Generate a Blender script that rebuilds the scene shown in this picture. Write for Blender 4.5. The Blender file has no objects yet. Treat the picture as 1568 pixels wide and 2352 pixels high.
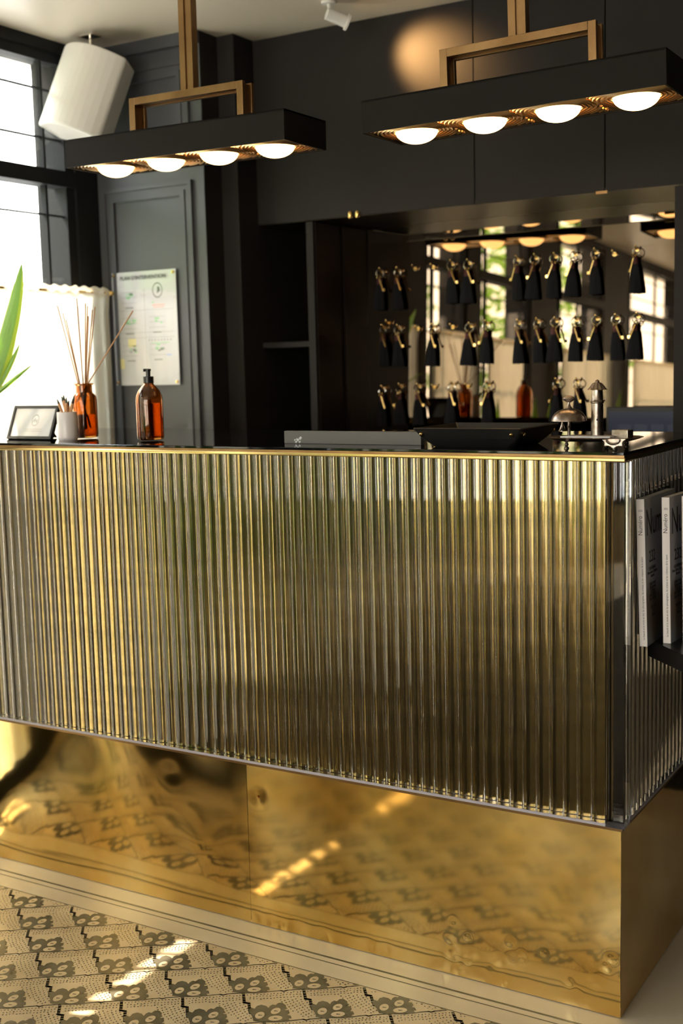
import bpy, math, random
from mathutils import Matrix, Vector
random.seed(7)
PI = math.pi
sc = bpy.context.scene
COL = sc.collection

# ------------------------------------------------------------------ camera
cd = bpy.data.cameras.new('camera'); cam = bpy.data.objects.new('camera', cd); COL.objects.link(cam)
cd.sensor_fit = 'VERTICAL'; cd.sensor_height = 36; cd.lens = 2777.46 * 36 / 2352
cd.clip_start = 0.05; cd.clip_end = 200
ya, pt, ro = math.radians(30.92377), math.radians(6.92789), math.radians(-1.45)
fw = Vector((-math.sin(ya) * math.cos(pt), math.cos(ya) * math.cos(pt), -math.sin(pt)))
r0 = Vector((math.cos(ya), math.sin(ya), 0)); u0 = r0.cross(fw)
rr = r0 * math.cos(ro) + u0 * math.sin(ro); uu = -r0 * math.sin(ro) + u0 * math.cos(ro)
CAM = Vector((0.66221, -2.07496, 1.265))
cam.matrix_world = Matrix(((rr.x, uu.x, -fw.x, CAM.x), (rr.y, uu.y, -fw.y, CAM.y), (rr.z, uu.z, -fw.z, CAM.z), (0, 0, 0, 1)))
cd.dof.use_dof = True; cd.dof.focus_distance = 2.42; cd.dof.aperture_fstop = 3.0
sc.camera = cam

# ------------------------------------------------------------------ world, sun, exposure
SKY = 5.0
SUN = 6.5
w = bpy.data.worlds.new('sky'); sc.world = w; w.use_nodes = True
wn = w.node_tree.nodes; wl = w.node_tree.links
bg = wn['Background']; tc = wn.new('ShaderNodeTexCoord'); sp = wn.new('ShaderNodeSeparateXYZ'); cr = wn.new('ShaderNodeValToRGB')
wl.new(tc.outputs['Generated'], sp.inputs[0]); wl.new(sp.outputs['Z'], cr.inputs[0]); wl.new(cr.outputs[0], bg.inputs[0])
cr.color_ramp.elements[0].position = 0.0; cr.color_ramp.elements[0].color = (1.0, 0.93, 0.80, 1)
cr.color_ramp.elements[1].position = 0.7; cr.color_ramp.elements[1].color = (0.72, 0.86, 1.0, 1)
bg.inputs[1].default_value = SKY
sl = bpy.data.lights.new('sun', 'SUN'); so = bpy.data.objects.new('sun', sl); COL.objects.link(so)
sl.energy = SUN; sl.angle = math.radians(0.6); sl.color = (1.0, 0.86, 0.66)
SUND = Vector((0.66, 0.27, -1.15)).normalized()
so.rotation_euler = SUND.to_track_quat('-Z', 'Y').to_euler()
so.location = (-6, -3, 6)
sc.view_settings.view_transform = 'Standard'; sc.view_settings.look = 'None'
sc.view_settings.exposure = 1.5; sc.view_settings.gamma = 1.0
try: sc.view_settings.use_curve_mapping = False
except Exception: pass
cy = sc.cycles
cy.max_bounces = 14; cy.diffuse_bounces = 4; cy.glossy_bounces = 6; cy.transmission_bounces = 12; cy.transparent_max_bounces = 12
cy.caustics_reflective = True; cy.caustics_refractive = False; cy.sample_clamp_indirect = 6.0; cy.blur_glossy = 0.6
cy.use_denoising = True
try: cy.denoiser = 'OPENIMAGEDENOISE'
except Exception: pass

F_ = 2777.46
def ray(px, py): return fw + rr * ((px - 784) / F_) - uu * ((py - 1176) / F_)
def onY(px, py, Y): d = ray(px, py); return CAM + d * ((Y - CAM.y) / d.y)

# ------------------------------------------------------------------ materials
def mat(name, col, rough=0.5, metal=0.0, trans=0.0, ior=1.45, emis=None, es=0.0, spec=0.5, coat=0.0):
    m = bpy.data.materials.new(name); m.use_nodes = True
    p = m.node_tree.nodes['Principled BSDF']
    p.inputs['Base Color'].default_value = (*col, 1); p.inputs['Roughness'].default_value = rough
    p.inputs['Metallic'].default_value = metal; p.inputs['Transmission Weight'].default_value = trans
    p.inputs['IOR'].default_value = ior; p.inputs['Specular IOR Level'].default_value = spec
    p.inputs['Coat Weight'].default_value = coat; p.inputs['Coat Roughness'].default_value = 0.05
    if emis: p.inputs['Emission Color'].default_value = (*emis, 1); p.inputs['Emission Strength'].default_value = es
    return m
def P(m): return m.node_tree.nodes['Principled BSDF']
def noise_col(m, c1, c2, scale=8, stretch=(1, 1, 1), detail=4, lo=0.35, hi=0.65):
    nt = m.node_tree; n = nt.nodes.new('ShaderNodeTexNoise'); r = nt.nodes.new('ShaderNodeValToRGB')
    t = nt.nodes.new('ShaderNodeTexCoord'); mp = nt.nodes.new('ShaderNodeMapping'); mp.inputs['Scale'].default_value = stretch
    nt.links.new(t.outputs['Object'], mp.inputs[0]); nt.links.new(mp.outputs[0], n.inputs['Vector'])
    n.inputs['Scale'].default_value = scale; n.inputs['Detail'].default_value = detail
    r.color_ramp.elements[0].position = lo; r.color_ramp.elements[1].position = hi
    r.color_ramp.elements[0].color = (*c1, 1); r.color_ramp.elements[1].color = (*c2, 1)
    nt.links.new(n.outputs['Fac'], r.inputs[0]); nt.links.new(r.outputs[0], P(m).inputs['Base Color'])
    return m
def bumpy(m, scale=20, strength=0.1, dist=0.01, stretch=(1, 1, 1), detail=3):
    nt = m.node_tree; n = nt.nodes.new('ShaderNodeTexNoise'); b = nt.nodes.new('ShaderNodeBump')
    t = nt.nodes.new('ShaderNodeTexCoord'); mp = nt.nodes.new('ShaderNodeMapping'); mp.inputs['Scale'].default_value = stretch
    nt.links.new(t.outputs['Object'], mp.inputs[0]); nt.links.new(mp.outputs[0], n.inputs['Vector'])
    n.inputs['Scale'].default_value = scale; n.inputs['Detail'].default_value = detail
    b.inputs['Strength'].default_value = strength; b.inputs['Distance'].default_value = dist
    nt.links.new(n.outputs['Fac'], b.inputs['Height']); nt.links.new(b.outputs[0], P(m).inputs['Normal'])
    return m
def thin_glass(name, tint=(1, 1, 1), refl=0.06):
    m = bpy.data.materials.new(name); m.use_nodes = True; nt = m.node_tree; nt.nodes.clear()
    o = nt.nodes.new('ShaderNodeOutputMaterial'); mx = nt.nodes.new('ShaderNodeMixShader')
    t = nt.nodes.new('ShaderNodeBsdfTransparent'); g = nt.nodes.new('ShaderNodeBsdfGlossy'); g.inputs['Roughness'].default_value = 0.02
    t.inputs[0].default_value = (*tint, 1); mx.inputs[0].default_value = refl
    nt.links.new(t.outputs[0], mx.inputs[1]); nt.links.new(g.outputs[0], mx.inputs[2]); nt.links.new(mx.outputs[0], o.inputs[0])
    return m
def cloth(name, col, trans=0.5):
    m = bpy.data.materials.new(name); m.use_nodes = True; nt = m.node_tree; nt.nodes.clear()
    o = nt.nodes.new('ShaderNodeOutputMaterial'); mx = nt.nodes.new('ShaderNodeMixShader')
    t = nt.nodes.new('ShaderNodeBsdfTranslucent'); g = nt.nodes.new('ShaderNodeBsdfDiffuse')
    t.inputs[0].default_value = (*col, 1); g.inputs[0].default_value = (*col, 1); mx.inputs[0].default_value = trans
    nt.links.new(g.outputs[0], mx.inputs[1]); nt.links.new(t.outputs[0], mx.inputs[2]); nt.links.new(mx.outputs[0], o.inputs[0])
    return m
M = {}
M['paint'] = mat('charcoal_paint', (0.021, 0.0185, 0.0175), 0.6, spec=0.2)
M['soffit'] = mat('satin_brown_soffit', (0.022, 0.016, 0.011), 0.32, spec=0.3)
M['pier_paint_lit'] = mat('slate_paint_lit', (0.070, 0.074, 0.082), 0.42, spec=0.45)  # slate lightened above the cabinet tone, window light put into the colour
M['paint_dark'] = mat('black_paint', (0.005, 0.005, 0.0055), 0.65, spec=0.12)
M['window_paint'] = mat('window_paint', (0.012, 0.0125, 0.013), 0.6, spec=0.2)
M['brown'] = mat('dark_brown_veneer', (0.010, 0.0055, 0.004), 0.5, spec=0.15)
M['white_ceiling'] = bumpy(mat('ceiling_plaster', (0.78, 0.70, 0.57), 0.35), 6, 0.05)
M['speaker'] = mat('speaker_white', (0.78, 0.76, 0.72), 0.5)
M['mirror'] = mat('bronze_mirror', (0.185, 0.142, 0.10), 0.0, 1.0)
M['brass'] = mat('brass_panel', (0.72, 0.50, 0.17), 0.13, 1.0)
noise_col(M['brass'], (0.35, 0.265, 0.095), (0.45, 0.345, 0.13), 3, (1, 1, 14), 6)
bumpy(M['brass'], 40, 0.02, 0.001, (0.25, 0.25, 12), 2)
M['brass_plinth'] = mat('worn_brass_sheet', (0.72, 0.49, 0.17), 0.085, 1.0)
noise_col(M['brass_plinth'], (0.70, 0.46, 0.13), (0.80, 0.61, 0.27), 5, (1, 1, 1), 8)
bumpy(M['brass_plinth'], 11, 0.02, 0.01, (1, 1, 1), 2)
M['brass_edge'] = mat('brass_edge', (0.80, 0.60, 0.26), 0.18, 1.0)
M['bronze'] = mat('aged_bronze', (0.42, 0.25, 0.11), 0.36, 1.0)
noise_col(M['bronze'], (0.22, 0.125, 0.055), (0.32, 0.195, 0.09), 10)
M['reflector'] = mat('lamp_reflector', (0.90, 0.64, 0.34), 0.3, 1.0)
M['black_glass'] = mat('black_glass', (0.004, 0.004, 0.005), 0.03, spec=0.6)
M['acrylic'] = mat('clear_acrylic', (0.97, 0.965, 0.98), 0.012, trans=1.0, ior=1.49)
M['acrylic_cut'] = mat('sawn_acrylic', (0.62, 0.58, 0.66), 0.4, trans=0.35)
M['lamp_black'] = mat('lamp_black_metal', (0.011, 0.0095, 0.0088), 0.6, spec=0.14)
M['bulb'] = mat('opal_bulb', (0.9, 0.8, 0.7), 0.3, emis=(1.0, 0.62, 0.25), es=3.0)
M['amber'] = mat('amber_glass', (0.56, 0.26, 0.065), 0.02, trans=1.0, ior=1.5)
M['amber_liquid'] = mat('dark_liquid', (0.09, 0.02, 0.004), 0.1, spec=0.5)
M['black_plastic'] = mat('black_plastic', (0.01, 0.01, 0.01), 0.3)
M['black_soft'] = mat('black_leather', (0.012, 0.012, 0.012), 0.36, spec=0.5)
bumpy(M['black_soft'], 400, 0.15, 0.001)
M['tassel'] = mat('black_suede', (0.010, 0.010, 0.012), 0.75, spec=0.2)
M['tassel_cap'] = mat('burgundy_leather', (0.09, 0.024, 0.024), 0.6)
M['steel'] = mat('nickel_ring', (0.80, 0.75, 0.66), 0.15, 1.0)
M['gold'] = mat('polished_brass', (0.85, 0.58, 0.22), 0.2, 1.0)
M['pewter'] = mat('tarnished_silver', (0.42, 0.35, 0.30), 0.3, 1.0)
noise_col(M['pewter'], (0.20, 0.155, 0.13), (0.50, 0.43, 0.38), 60, detail=6, lo=0.3, hi=0.7)
bumpy(M['pewter'], 250, 0.25, 0.001)
M['ceramic'] = mat('white_ceramic', (0.74, 0.70, 0.72), 0.2)
M['wood'] = mat('pale_wood', (0.55, 0.30, 0.15), 0.6)
M['reed'] = mat('reed', (0.50, 0.27, 0.13), 0.7)
M['graphite'] = mat('pencil_tip', (0.02, 0.03, 0.02), 0.4)
M['paper'] = mat('paper', (0.55, 0.56, 0.58), 0.6)
M['spine'] = mat('white_spine', (0.90, 0.85, 0.83), 0.5)
M['cover'] = mat('magazine_cover', (0.10, 0.105, 0.125), 0.4)
nt = M['cover'].node_tree; tcc = nt.nodes.new('ShaderNodeTexCoord'); sx = nt.nodes.new('ShaderNodeSeparateXYZ'); rmp = nt.nodes.new('ShaderNodeValToRGB')
nz = nt.nodes.new('ShaderNodeTexNoise'); nz.inputs['Scale'].default_value = 18; ad = nt.nodes.new('ShaderNodeMath'); ad.operation = 'MULTIPLY_ADD'; ad.inputs[1].default_value = 0.16
nt.links.new(tcc.outputs['Object'], sx.inputs[0]); nt.links.new(tcc.outputs['Object'], nz.inputs['Vector']); nt.links.new(nz.outputs['Fac'], ad.inputs[0]); nt.links.new(sx.outputs['Z'], ad.inputs[2])
nt.links.new(ad.outputs[0], rmp.inputs[0]); nt.links.new(rmp.outputs[0], P(M['cover']).inputs['Base Color'])
e = rmp.color_ramp.elements; e[0].position = 0.08; e[0].color = (0.16, 0.18, 0.21, 1); e[1].position = 0.19; e[1].color = (0.36, 0.36, 0.40, 1)
for q, c in ((0.11, (0.16, 0.14, 0.12)), (0.15, (0.13, 0.085, 0.06)), (0.165, (0.16, 0.14, 0.125))):
    x = e.new(q); x.color = (*c, 1)
M['ink'] = mat('black_ink', (0.006, 0.006, 0.008), 0.5)
M['grey_ink'] = mat('grey_ink', (0.06, 0.06, 0.065), 0.5)
M['poster_ink'] = mat('poster_grey_ink', (0.16, 0.17, 0.18), 0.6)
M['green_ink'] = mat('green_ink', (0.28, 0.62, 0.32), 0.6)
M['red_ink'] = mat('red_ink', (0.75, 0.30, 0.26), 0.6)
M['blue_ink'] = mat('blue_ink', (0.30, 0.42, 0.75), 0.6)
M['yellow_ink'] = mat('yellow_ink', (0.78, 0.74, 0.38), 0.6)
M['screen_off'] = mat('grey_panel', (0.10, 0.094, 0.090), 0.45)
M['screen'] = mat('monitor_screen', (0.01, 0.01, 0.015), 0.2, emis=(0.10, 0.12, 0.20), es=0.05)
M['screen_tile'] = mat('screen_tile', (0.01, 0.01, 0.015), 0.2, emis=(0.16, 0.18, 0.24), es=0.06)
M['cream'] = cloth('cream_curtain', (0.88, 0.82, 0.68), 0.55)
M['pane'] = thin_glass('window_glass')
M['frame_glass'] = thin_glass('picture_glass', refl=0.12)
M['acrylic_sheet'] = thin_glass('acrylic_sheet', refl=0.05)
M['tan_plaster'] = noise_col(mat('tan_plaster', (0.55, 0.42, 0.24), 0.7), (0.36, 0.25, 0.12), (0.45, 0.33, 0.17), 4)
M['rug'] = noise_col(mat('dark_rug', (0.05, 0.04, 0.02), 0.95, spec=0.1), (0.05, 0.045, 0.02), (0.10, 0.085, 0.04), 30)
M['floor_a'] = noise_col(mat('mosaic_cream', (0.6, 0.48, 0.32), 0.24, spec=0.5), (0.60, 0.475, 0.315), (0.76, 0.62, 0.43), 9, detail=8, lo=0.3, hi=0.7)
M['floor_b'] = noise_col(mat('border_stone', (0.6, 0.5, 0.36), 0.2, spec=0.5), (0.62, 0.53, 0.39), (0.74, 0.65, 0.50), 4, detail=6, lo=0.3, hi=0.7)
M['floor_d'] = noise_col(mat('mosaic_dark', (0.12, 0.11, 0.08), 0.28, spec=0.5), (0.09, 0.08, 0.06), (0.15, 0.135, 0.10), 20)
M['stone'] = noise_col(mat('street_stone', (0.62, 0.55, 0.45), 0.8), (0.5, 0.43, 0.34), (0.7, 0.62, 0.5), 3)
M['street'] = noise_col(mat('street_paving', (0.4, 0.38, 0.35), 0.8), (0.34, 0.32, 0.3), (0.46, 0.44, 0.4), 2)
M['bark'] = mat('bark', (0.10, 0.07, 0.045), 0.9)
def leafmat(name, c):
    m = cloth(name, c, 0.45); nt = m.node_tree
    gl = nt.nodes.new('ShaderNodeBsdfGlossy'); gl.inputs['Roughness'].default_value = 0.25; gl.inputs[0].default_value = (1, 1, 1, 1)
    m2 = nt.nodes.new('ShaderNodeMixShader'); m2.inputs[0].default_value = 0.06
    o = [n for n in nt.nodes if n.type == 'OUTPUT_MATERIAL'][0]; src = o.inputs[0].links[0].from_socket
    nt.links.new(src, m2.inputs[1]); nt.links.new(gl.outputs[0], m2.inputs[2]); nt.links.new(m2.outputs[0], o.inputs[0])
    return m
M['leaf'] = leafmat('leaf_green', (0.16, 0.36, 0.03))
M['leaf_edge'] = leafmat('leaf_yellow', (0.42, 0.55, 0.05))
M['tree_leaf'] = leafmat('tree_leaf', (0.22, 0.40, 0.04))
M['terracotta'] = mat('dark_pot', (0.03, 0.03, 0.03), 0.5)
M['skin'] = mat('skin', (0.62, 0.33, 0.24), 0.55)
M['shirt'] = mat('grey_shirt', (0.40, 0.40, 0.46), 0.8)
M['hair'] = mat('hair', (0.20, 0.11, 0.05), 0.7)
M['trousers'] = mat('dark_trousers', (0.03, 0.035, 0.05), 0.8)

# ------------------------------------------------------------------ mesh helpers
class MB:
    def __init__(s): s.v = []; s.f = []; s.mi = []; s.sm = []
    def add(s, vs, fs, mi=0, smooth=False):
        k = len(s.v); s.v += [tuple(q) for q in vs]
        for f in fs: s.f.append(tuple(i + k for i in f)); s.mi.append(mi); s.sm.append(smooth)
        return s
    def box(s, x0, x1, y0, y1, z0, z1, mi=0):
        v = [(x0, y0, z0), (x1, y0, z0), (x1, y1, z0), (x0, y1, z0), (x0, y0, z1), (x1, y0, z1), (x1, y1, z1), (x0, y1, z1)]
        return s.add(v, [(0, 3, 2, 1), (4, 5, 6, 7), (0, 1, 5, 4), (1, 2, 6, 5), (2, 3, 7, 6), (3, 0, 4, 7)], mi)
    def prism(s, poly, z0, z1, mi=0, smooth=False, caps=True):
        n = len(poly); v = [(x, y, z0) for x, y in poly] + [(x, y, z1) for x, y in poly]
        s.add(v, [(i, (i + 1) % n, (i + 1) % n + n, i + n) for i in range(n)], mi, smooth)
        if caps:
            k = len(s.v) - 2 * n
            s.f.append(tuple(k + i for i in reversed(range(n)))); s.mi.append(mi); s.sm.append(False)
            s.f.append(tuple(k + n + i for i in range(n))); s.mi.append(mi); s.sm.append(False)
        return s
    def lathe(s, prof, c=(0, 0, 0), n=32, mi=0, sx=1, sy=1, smooth=True):
        v = []; f = []
        for r, z in prof:
            for i in range(n):
                a = 2 * PI * i / n; v.append((c[0] + r * math.cos(a) * sx, c[1] + r * math.sin(a) * sy, c[2] + z))
        for j in range(len(prof) - 1):
            for i in range(n): f.append((j * n + i, j * n + (i + 1) % n, (j + 1) * n + (i + 1) % n, (j + 1) * n + i))
        if prof[0][0] > 1e-6: f.append(tuple(reversed(range(n))))
        if prof[-1][0] > 1e-6: f.append(tuple((len(prof) - 1) * n + i for i in range(n)))
        return s.add(v, f, mi, smooth)
    def tube(s, path, r, n=8, mi=0, closed=False, radii=None):
        path = [Vector(p) for p in path]; m = len(path); v = []; f = []
        up = Vector((0, 0, 1))
        for i, p in enumerate(path):
            a = path[(i - 1) % m] if (closed or i > 0) else p; b = path[(i + 1) % m] if (closed or i < m - 1) else p
            d = (b - a).normalized(); sd = d.cross(up)
            if sd.length < 1e-3: sd = d.cross(Vector((0, 1, 0)))
            sd.normalize(); u = sd.cross(d); R = radii[i] if radii else r
            for k in range(n):
                t = 2 * PI * k / n; v.append(p + sd * (R * math.cos(t)) + u * (R * math.sin(t)))
        for i in range(m if closed else m - 1):
            for k in range(n):
                j = (i + 1) % m; f.append((i * n + k, i * n + (k + 1) % n, j * n + (k + 1) % n, j * n + k))
        if not closed:
            f.append(tuple(reversed(range(n)))); f.append(tuple((m - 1) * n + k for k in range(n)))
        return s.add(v, f, mi, True)
    def poly(s, pts, mi=0): return s.add(pts, [tuple(range(len(pts)))], mi)
    def build(s, name, m, parent=None, loc=None, bevel=0, solid=0):
        me = bpy.data.meshes.new(name); me.from_pydata(s.v, [], s.f)
        ms = m if isinstance(m, (list, tuple)) else [m]
        for x in ms: me.materials.append(M[x])
        me.polygons.foreach_set('material_index', s.mi); me.polygons.foreach_set('use_smooth', s.sm); me.update()
        o = bpy.data.objects.new(name, me); COL.objects.link(o)
        if parent: o.parent = parent
        if loc: o.location = loc
        if solid:
            q = o.modifiers.new('solid', 'SOLIDIFY'); q.thickness = solid; q.offset = 0
        if any(s.sm) and name != 'acrylic_rib':
            q = o.modifiers.new('split', 'EDGE_SPLIT'); q.split_angle = math.radians(38)
        if bevel:
            q = o.modifiers.new('bevel', 'BEVEL'); q.width = bevel; q.segments = 2; q.limit_method = 'ANGLE'; q.angle_limit = math.radians(40)
        return o
def B(x0, x1, y0, y1, z0, z1): return MB().box(x0, x1, y0, y1, z0, z1)
def tag(o, label, cat, group=None):
    o['label'] = label; o['category'] = cat
    if group: o['group'] = group
    return o
def thing(name, label, cat, loc=(0, 0, 0), group=None, rz=0):
    o = bpy.data.objects.new(name, None); COL.objects.link(o); o.location = loc; o.rotation_euler = (0, 0, rz); o.empty_display_size = 0.05
    return tag(o, label, cat, group)
def struct(o, label=None):
    o['kind'] = 'structure'
    if label: o['label'] = label
    return o
def dup(root, **kw):
    r = root.copy(); COL.objects.link(r)
    for ch in root.children:
        c = ch.copy(); COL.objects.link(c); c.parent = r; c.matrix_parent_inverse = ch.matrix_parent_inverse
        for g in ch.children:
            d = g.copy(); COL.objects.link(d); d.parent = c; d.matrix_parent_inverse = g.matrix_parent_inverse
    return r
def text(s, size, m, name, parent, mtx, ext=0.0002, sx=1.0, align='LEFT'):
    cu = bpy.data.curves.new('t', 'FONT'); cu.body = s; cu.size = size; cu.extrude = ext; cu.align_x = align; cu.resolution_u = 3
    t = bpy.data.objects.new('t', cu); COL.objects.link(t); bpy.context.view_layer.update()
    me = bpy.data.meshes.new_from_object(t.evaluated_get(bpy.context.evaluated_depsgraph_get()))
    bpy.data.objects.remove(t)
    me.transform(mtx @ Matrix.Diagonal((sx, 1, 1, 1))); me.materials.clear(); me.materials.append(M[m])
    o = bpy.data.objects.new(name, me); COL.objects.link(o); o.parent = parent
    return o
def face(ox, ux, uy):   # matrix placing text plane: origin, x-dir, y-dir
    ux = Vector(ux); uy = Vector(uy); n = ux.cross(uy)
    return Matrix(((ux.x, uy.x, n.x, ox[0]), (ux.y, uy.y, n.y, ox[1]), (ux.z, uy.z, n.z, ox[2]), (0, 0, 0, 1)))

# ------------------------------------------------------------------ the floor with its mosaic
ZC = 2.223; XW = -1.91; XR = 2.6; YF = -5.2; YB = 1.42
fb = MB()
fb.box(XW - .02, XR, YF, YB, -0.05, 0.0, 0)
ZI = 0.0006
fb.poly([(XW, -0.054, ZI / 2), (XR, -0.054, ZI / 2), (XR, 1.3, ZI / 2), (XW, 1.3, ZI / 2)], 1)     # plain stone strip along the counter
def strip(x0, x1, y0, y1, z=ZI): fb.poly([(x0, y0, z), (x1, y0, z), (x1, y1, z), (x0, y1, z)], 2)
strip(XW, XR, 0.0135, 0.0195); strip(XW, XR, -0.0045, -0.0015); strip(XW, XR, -0.0555, -0.0535)
bv = (0.0995, -0.0705); cv = (0.1005, 0.0705); O0 = (-0.8266, -0.1225)
def cellpt(o, s, t): return (o[0] + s * bv[0] + t * cv[0], o[1] + s * bv[1] + t * cv[1])
step = [(0.0, 0.0), (0.18, -0.05), (0.337, -0.095), (0.368, -0.03), (0.522, -0.075), (0.697, -0.118), (0.71, -0.075), (0.82, -0.09), (1.0, -0.02)]
blob = [(0.703, -0.10), (0.597, -0.075), (0.548, -0.02), (0.585, 0.013), (0.505, 0.074), (0.477, 0.15), (0.522, 0.203), (0.59, 0.215), (0.529, 0.259), (0.492, 0.312), (0.515, 0.346), (0.454, 0.411), (0.462, 0.467), (0.54, 0.49), (0.64, 0.455), (0.68, 0.425), (0.695, 0.47), (0.775, 0.46), (0.828, 0.405), (0.855, 0.445), (0.935, 0.43), (0.953, 0.38), (1.02, 0.385), (1.045, 0.333), (1.0, 0.262), (1.0, 0.132), (1.0, -0.005), (0.94, -0.12), (0.82, -0.10), (0.72, -0.09)]
ovals = [((0.789, 0.021), (-0.03, 0.088), (0.105, -0.03)), ((0.694, 0.285), (-0.045, 0.095), (0.092, -0.018)), ((0.905, 0.205), (-0.003, 0.115), (0.085, -0.025))]
_g = 1.10
blob = [(0.80 + (a - 0.80) * _g if a < 0.95 else a, 0.18 + (b - 0.18) * _g) for a, b in blob]
ovals = [((0.80 + (c[0] - 0.80) * _g, 0.18 + (c[1] - 0.18) * _g), a, b) for c, a, b in ovals]
topline = [(0, 0), (0.03, 0.25), (0.0, 0.62), (0.035, 0.655), (0.005, 0.72), (0, 1.0)]
def ribbon(pts, wd, z, yclip):
    for (x0, y0), (x1, y1) in zip(pts, pts[1:]):
        d = math.hypot(x1 - x0, y1 - y0) or 1; nx, ny = -(y1 - y0) / d * wd / 2, (x1 - x0) / d * wd / 2
        ex, ey = (x1 - x0) / d * wd * .4, (y1 - y0) / d * wd * .4
        if max(y0, y1) > yclip: continue
        fb.poly([(x0 + nx - ex, y0 + ny - ey, z), (x0 - nx - ex, y0 - ny - ey, z), (x1 - nx + ex, y1 - ny + ey, z), (x1 + nx + ex, y1 + ny + ey, z)], 2)
YCL = -0.056
rnd = random.Random(3)
def clip_poly(pts, ymax):
    out = []
    for i in range(len(pts)):
        a, b = pts[i], pts[(i + 1) % len(pts)]
        if a[1] <= ymax: out.append(a)
        if (a[1] <= ymax) != (b[1] <= ymax):
            q = (ymax - a[1]) / (b[1] - a[1]); out.append((a[0] + q * (b[0] - a[0]), ymax))
    return out
for i in range(-40, 40):
    for j in range(-40, 40):
        o = (O0[0] + i * bv[0] + j * cv[0], O0[1] + i * bv[1] + j * cv[1])
        if not (-2.15 < o[0] < 1.6 and -2.9 < o[1] < 0.10): continue
        if o[0] > 1.55: continue
        near = o[1] > -1.15 and o[0] < 0.5
        def dens(pl, n=2):
            r = []
            for a, b in zip(pl, pl[1:]):
                for k in range(n): r.append((a[0] + (b[0] - a[0]) * k / n, a[1] + (b[1] - a[1]) * k / n))
            return r + [pl[-1]]
        ribbon([cellpt(o, *p) for p in dens(step)], 0.0062, ZI, YCL)
        ribbon([cellpt(o, *p) for p in dens(topline, 3)], 0.0030, ZI * 1.1, YCL)
        bp_ = clip_poly([cellpt(o, *p) for p in blob], YCL)
        if len(bp_) > 2: fb.poly([(x, y, ZI * 1.3) for x, y in bp_], 2)
        for c, a, b in ovals:
            pts = [cellpt(o, c[0] + a[0] * math.cos(t) + b[0] * math.sin(t), c[1] + a[1] * math.cos(t) + b[1] * math.sin(t)) for t in [2 * PI * k / 14 for k in range(14)]]
            if max(p[1] for p in pts) > YCL: continue
            fb.poly([(x, y, ZI * 1.7) for x, y in pts], 0)
            q = [cellpt(o, c[0] + u, c[1] + v) for u, v in ((-0.02, -0.02), (0.015, -0.03), (0.02, 0.035), (-0.0, 0.03))]
            fb.poly([(x, y, ZI * 2.1) for x, y in q], 2)
        if not near: continue
        dd = 0.0026
        pts = []
        for r_ in range(3):                                   # band of dots under the top line
            for k in range(17):
                t = 0.04 + k * 0.055 + 0.02 * (r_ % 2); pts.append((0.085 + r_ * 0.075 + rnd.uniform(-.015, .015), t))
        for cidx in range(7):                                 # bowed columns of dots beside the stepped line
            t0 = 0.93 - cidx * 0.065
            n = 9 if cidx < 5 else 6
            for k in range(n):
                s_ = 0.32 + k * 0.073 + (cidx % 2) * 0.03
                if s_ > 0.97 - (0.18 if cidx > 4 else 0): continue
                pts.append((s_, t0 - 0.05 * math.sin(s_ * PI) + 0.0 + rnd.uniform(-.008, .008)))
        for s_, t in pts:
            x, y = cellpt(o, s_, t)
            if y > YCL - .003: continue
            e1 = dd * rnd.uniform(.7, 1.15); e2 = dd * rnd.uniform(.5, .9); a = rnd.uniform(-.5, .5) + 2.2
            ca, sa = math.cos(a), math.sin(a)
            fb.poly([(x + ca * e1, y + sa * e1, ZI), (x - sa * e2, y + ca * e2, ZI), (x - ca * e1, y - sa * e1, ZI), (x + sa * e2, y - ca * e2, ZI)], 2)
# stone strip down the right side of the counter with its two lines
fb.poly([(0.02, -0.054, ZI * 2.6), (0.30, -0.054, ZI * 2.6), (0.30, -0.0, ZI * 2.6), (0.02, -0.0, ZI * 2.6)], 1)
struct(fb.build('floor', ['floor_a', 'floor_b', 'floor_d']), 'polished cream mosaic floor with dark cloud motifs and a plain lined border')

# ------------------------------------------------------------------ shell
struct(B(XW - .3, XR, YF - .2, YB + .1, ZC, ZC + .12).build('ceiling', 'white_ceiling'))
cm = MB()
for x0, x1, y0, y1 in ((-1.62, -1.22, -.12, -.10), (-1.62, -1.22, .26, .28), (-1.62, -1.60, -.1, .26), (-1.24, -1.22, -.1, .26)):
    cm.box(x0, x1, y0, y1, ZC - .012, ZC)
struct(cm.build('trim_1', 'white_ceiling'))
struct(B(XR, XR + .1, YF, YB, 0, ZC).build('wall_right', 'paint_dark'))
struct(B(XW - .2, XR, YB, YB + .1, 0, ZC).build('wall_back', 'paint_dark'))

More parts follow.
